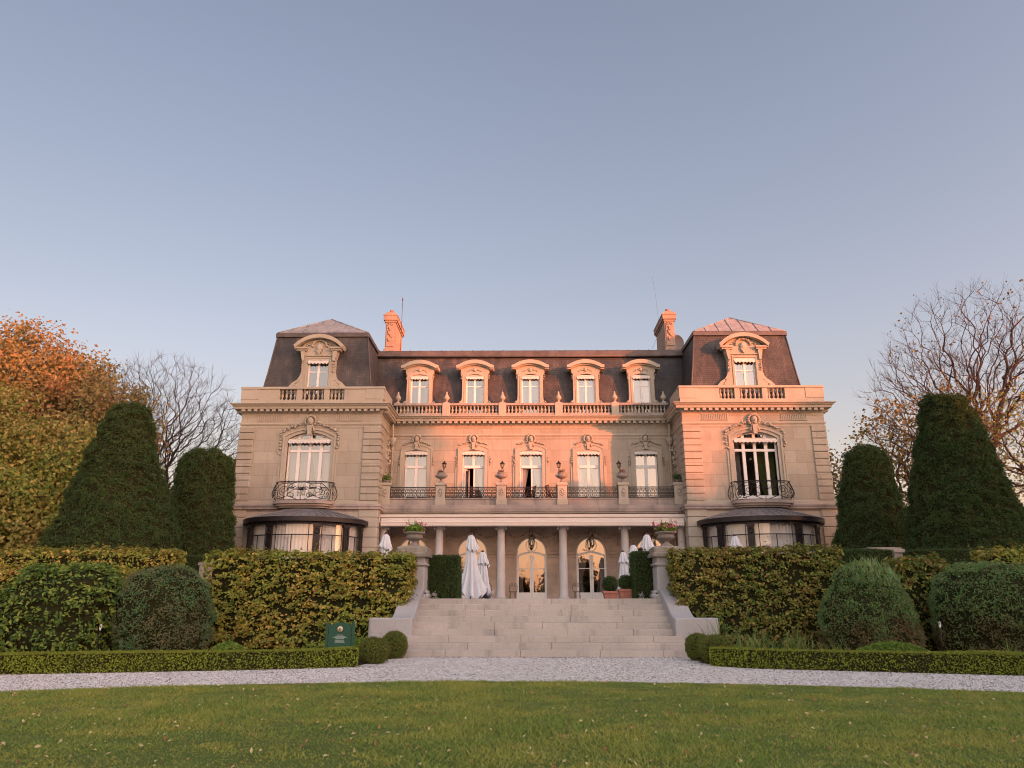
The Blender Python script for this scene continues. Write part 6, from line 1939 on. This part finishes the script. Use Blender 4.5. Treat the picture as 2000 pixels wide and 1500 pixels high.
# ================================================================== TREES
Z0 = 1.4
tree('orange_tree', (-40.0, 52.0, Z0), (0.5, 0, 7.5), [(-6, 0, 13, 8, 6, 7), (2, 0, 14.5, 7, 6, 5.4), (8.5, -1, 12, 5, 5, 4.0), (-1, 0, 9, 10, 6, 5)], 1700, 80, 0.62, 0.235, 'maple',
     'broad orange autumn tree, its top lit pink by the sun, at the far left', rtip=0.018, seed=21, shell=0.3)
tree('yellow_green_tree', (-31.5, 43.5, Z0), (0.5, 0, 4.5), [(-4, 0, 7.5, 6.5, 5, 6.2), (2.5, 0.5, 6.0, 5.5, 4, 4.8), (-1, 0, 3.4, 8, 5, 3.0)], 1400, 76, 0.5, 0.20, 'olive',
     'dense yellow-green tree in front of the orange tree on the left', rtip=0.015, seed=22, shell=0.3)
tree('bare_tree', (-31.0, 58.0, Z0), (0.8, 0, 5.0), [(1.5, 0, 11.5, 6.8, 6, 8.2), (4.5, 0, 10.0, 5.0, 5, 6.2), (-2, 0, 14, 4, 4, 5)], 3000, 0, 0, 0, None,
     'bare branching tree left of the left pavilion', rtip=0.0095, twigs=4, twlen=0.9, seed=23, shell=0.0, bmat='twig', rexp=0.46, bf=0.5)
tree('russet_tree', (-21.5, 55.0, Z0), (0, 0, 3.5), [(0, 0, 6.2, 2.6, 3, 4.4)], 260, 42, 0.4, 0.24, 'russet', 'russet bush close beside the left pavilion wall', rtip=0.014, seed=24)
tree('tall_bare_tree', (34.2, 56.0, Z0), (0.6, 0, 12.5), [(1.5, 0, 18.4, 7.2, 6, 5.8), (-3.5, 0, 15.0, 5, 5, 4.3), (5, 0, 17.4, 5, 5, 4.8), (-2.5, 0, 12, 5.5, 5, 3)], 1500, 2, 0.25, 0.2, 'russet',
     'tall bare tree with a few dry leaves rising behind the biggest right yew', rtip=0.0110, twigs=4, twlen=1.2, seed=25, shell=0.0, bmat='twig', rexp=0.5, bf=0.55, tipleaf=0.06)
tree('thin_leafed_tree', (26.6, 52.0, Z0), (0.5, 0, 4.0), [(-0.5, 0, 8.6, 4.2, 4, 5.0), (2.5, 0, 10.5, 3.6, 4, 4.6), (0, 0, 6, 5.5, 4, 4)], 750, 6, 0.32, 0.22, 'russet',
     'thin-leafed brown tree between the right pavilion and the big yew', rtip=0.015, twigs=2, twlen=0.9, seed=26, shell=0.0, bmat='twig', tipleaf=0.8)
tree('pale_trunk_tree', (34.0, 50.0, Z0), (-0.3, 0, 9.5), [(0, 0, 10.5, 4.0, 4, 4.0), (3.2, 0, 8.5, 4, 4, 4.0), (-2, 0, 9, 3, 4, 3)], 600, 4, 0.35, 0.2, 'olive',
     'leaning pale-trunked tree with yellow leaves at the right edge', rtip=0.012, twigs=2, twlen=0.9, seed=27, shell=0.0, tipleaf=0.7)
tree('yellow_green_tree', (34.5, 42.0, Z0), (0, 0, 2.5), [(0, 0, 4.0, 4.6, 4, 3.6)], 420, 46, 0.4, 0.24, 'olive', 'yellow-green bushy tree low at the right edge behind the big yew', rtip=0.014, seed=28)
tree('russet_tree', (21.0, 57.0, Z0), (0, 0, 4.5), [(0, 0, 8.0, 2.6, 3, 4.4), (1.2, 0, 5, 3, 3, 3.5)], 330, 12, 0.35, 0.25, 'russet', 'dark russet tree close beside the right pavilion wall', rtip=0.014, twigs=2, seed=29, shell=0.0, tipleaf=0.8)

# trees across the lawn, behind the camera: they stand in the low sun and shade the garden
def far_tree(x, y, h, r, seed, label, mat='shade', low=0.6, dens=1.0):
    return tree('broad_tree', (x, y, 0), (0, 0, h * 0.3), [(0, 0, h * 0.70, r * 0.8, r * 0.8, h * 0.30), (0, 0, h * 0.40, r, r, h * 0.36), (0, 0, h * 0.18, r * 0.95, r * 0.95, h * 0.18)], int(430 * dens), 46, 0.9, 0.8, mat, label, rtip=0.03, seed=seed, shell=0.45)
SUNV = np.array([sin(SUN_AZ) * cos(SUN_EL), -cos(SUN_AZ) * cos(SUN_EL), sin(SUN_EL)])
def on_sunline(u, d):
    """ground point d metres towards the sun from the facade at x = u"""
    return (u + SUNV[0] * d, 43.36 + SUNV[1] * d)
occl = [  # (facade x it shades, distance, shadow-top height on the facade, crown radius)
    (-13.6, 88, 22.0, 4.4), (-16.5, 97, 21.5, 4.6), (-21, 95, 18.0, 6.2), (-31, 92, 15.0, 6.5), (-3.2, 96, 6.2, 4.6), (4.0, 92, 6.2, 5.0), (13.4, 86, 11.2, 4.2), (22, 92, 12.0, 6.0), (31, 90, 13.0, 6.5), (-42, 95, 15, 6.5),
]
for i, (u, d, zt, r) in enumerate(occl):
    x, y = on_sunline(u, d)
    h = zt + d * SUNV[2] / math.hypot(SUNV[0], SUNV[1])
    far_tree(x, y, h, r, 300 + i, 'broad park tree standing behind the photographer, outside the picture')['group'] = 'park trees behind the photographer'
# nearer, lower trees that keep the lawn and the beds in shade
for i, (x, y, h, r) in enumerate([(27, -13, 9.5, 5.2), (36, -19, 10.5, 5.8), (46, -22, 11.5, 6.2), (18, -22, 8.5, 5.0)]):
    far_tree(x, y, h, r, 330 + i, 'rounded garden tree behind the photographer, outside the picture')['group'] = 'garden trees behind the photographer'
for i, (x, y, h, r) in enumerate([(-16, -62, 8.0, 5.0), (-3, -66, 6.0, 3.2), (9, -60, 9.0, 4.4)]):
    far_tree(x, y, h, r, 340 + i, ['wide low', 'small pointed', 'dark upright'][i] + ' tree behind the photographer, mirrored in the arched doors')

# ================================================================== GRASS, FALLEN LEAVES, LITTER
def lawn_edge(x): return LC[1] + np.sqrt(np.maximum(0, LR ** 2 - (x - LC[0]) ** 2))
n = 380000
x = RNG.uniform(-13.5, 12.5, n); t = RNG.uniform(0, 1, n)
ye = lawn_edge(x) + RNG.normal(0, 0.035, n) + 0.05 * vnoise(np.stack([x, x * 0, x * 0], 1), 9.0, 4)
y = 5.2 + (ye - 5.2) * t
keep = np.abs(x + 0.7) < 2.6 + 0.78 * y
x, y = x[keep], y[keep]; n = len(x)
P = np.stack([x, y, np.full(n, 0.028)], 1)
h = RNG.uniform(0.016, 0.042, n) * np.clip(1 + 0.55 * vnoise(P, 1.8, 9) + 0.45 * vnoise(P, 6.5, 10), 0.35, 2.2); a = RNG.uniform(0, 2 * pi, n); w = RNG.uniform(0.004, 0.008, n)
sd = np.stack([np.cos(a), np.sin(a), np.zeros(n)], 1) * w[:, None]
ln_ = RNG.normal(0, 0.95, (n, 2)) * h[:, None]
tip = P + np.concatenate([ln_, h[:, None]], 1)
V = np.stack([P - sd, P + sd, tip], 1).reshape(-1, 3)
tag(mesh_np('lawn_grass', V, np.arange(n * 3).reshape(-1, 3), 'grassblade'), 'short mown grass of the round lawn', 'grass', kind='stuff')
n = 2300
x = RNG.uniform(-11, 10, n); y = 5.5 + (lawn_edge(x) - 5.6) * RNG.uniform(0, 1, n) ** 1.3
P = np.stack([x, y, np.full(n, 0.05)], 1)
V, F = leaves(P, np.tile([0, -0.1, 1.0], (n, 1)), 0.042, 1.8, 0.5, 0.15, 0.6)
tag(mesh_np('fallen_leaves', V, F, 'litter'), 'dry fallen leaves scattered over the lawn', 'leaves', kind='stuff')
n = 4200
x = RNG.uniform(-12, 11, n); lo = lawn_edge(x); hi = np.where(np.abs(x) < 4, 21.0, np.interp(x, [p[0] for p in hedge_front_L + hedge_front_R], [p[1] for p in hedge_front_L + hedge_front_R]))
t = RNG.uniform(0, 1, n); t = np.where(RNG.uniform(0, 1, n) < 0.35, 1 - np.abs(RNG.normal(0, 0.03, n)), t)
y = lo + (hi - lo) * t
P = np.stack([x, y, np.full(n, 0.012)], 1)
V, F = leaves(P, np.tile([0, 0, 1.0], (n, 1)), 0.034, 2.0, 0.3, 0.15, 0.6)
tag(mesh_np('leaf_litter', V, F, 'debris'), 'dark bits of leaf littering the white gravel', 'leaves', kind='stuff')
# loose stones of the gravel
n = 34000
x = RNG.uniform(-11.5, 10.5, n); lo = lawn_edge(x); hi = np.where(np.abs(x) < 3.9, 21.05, np.interp(x, [p[0] for p in hedge_front_L + hedge_front_R], [p[1] for p in hedge_front_L + hedge_front_R]))
y = lo + (hi - lo) * RNG.uniform(0, 1, n)
r = RNG.uniform(0.008, 0.02, n)
D = np.array([[1, 0, 0], [0, 1, 0], [-1, 0, 0], [0, -1, 0], [0, 0, 0.8]])
R_ = RNG.uniform(0.7, 1.3, (n, 5, 1))
V = (np.stack([x, y, np.zeros(n)], 1)[:, None, :] + D[None] * r[:, None, None] * R_).reshape(-1, 3)
i5 = np.arange(n)[:, None, None] * 5
F = (i5 + np.array([[0, 1, 4], [1, 2, 4], [2, 3, 4], [3, 0, 4]])[None]).reshape(-1, 3)
tag(mesh_np('loose_gravel', V, F, 'pebble'), 'loose pale gravel stones on the path', 'gravel', kind='stuff')
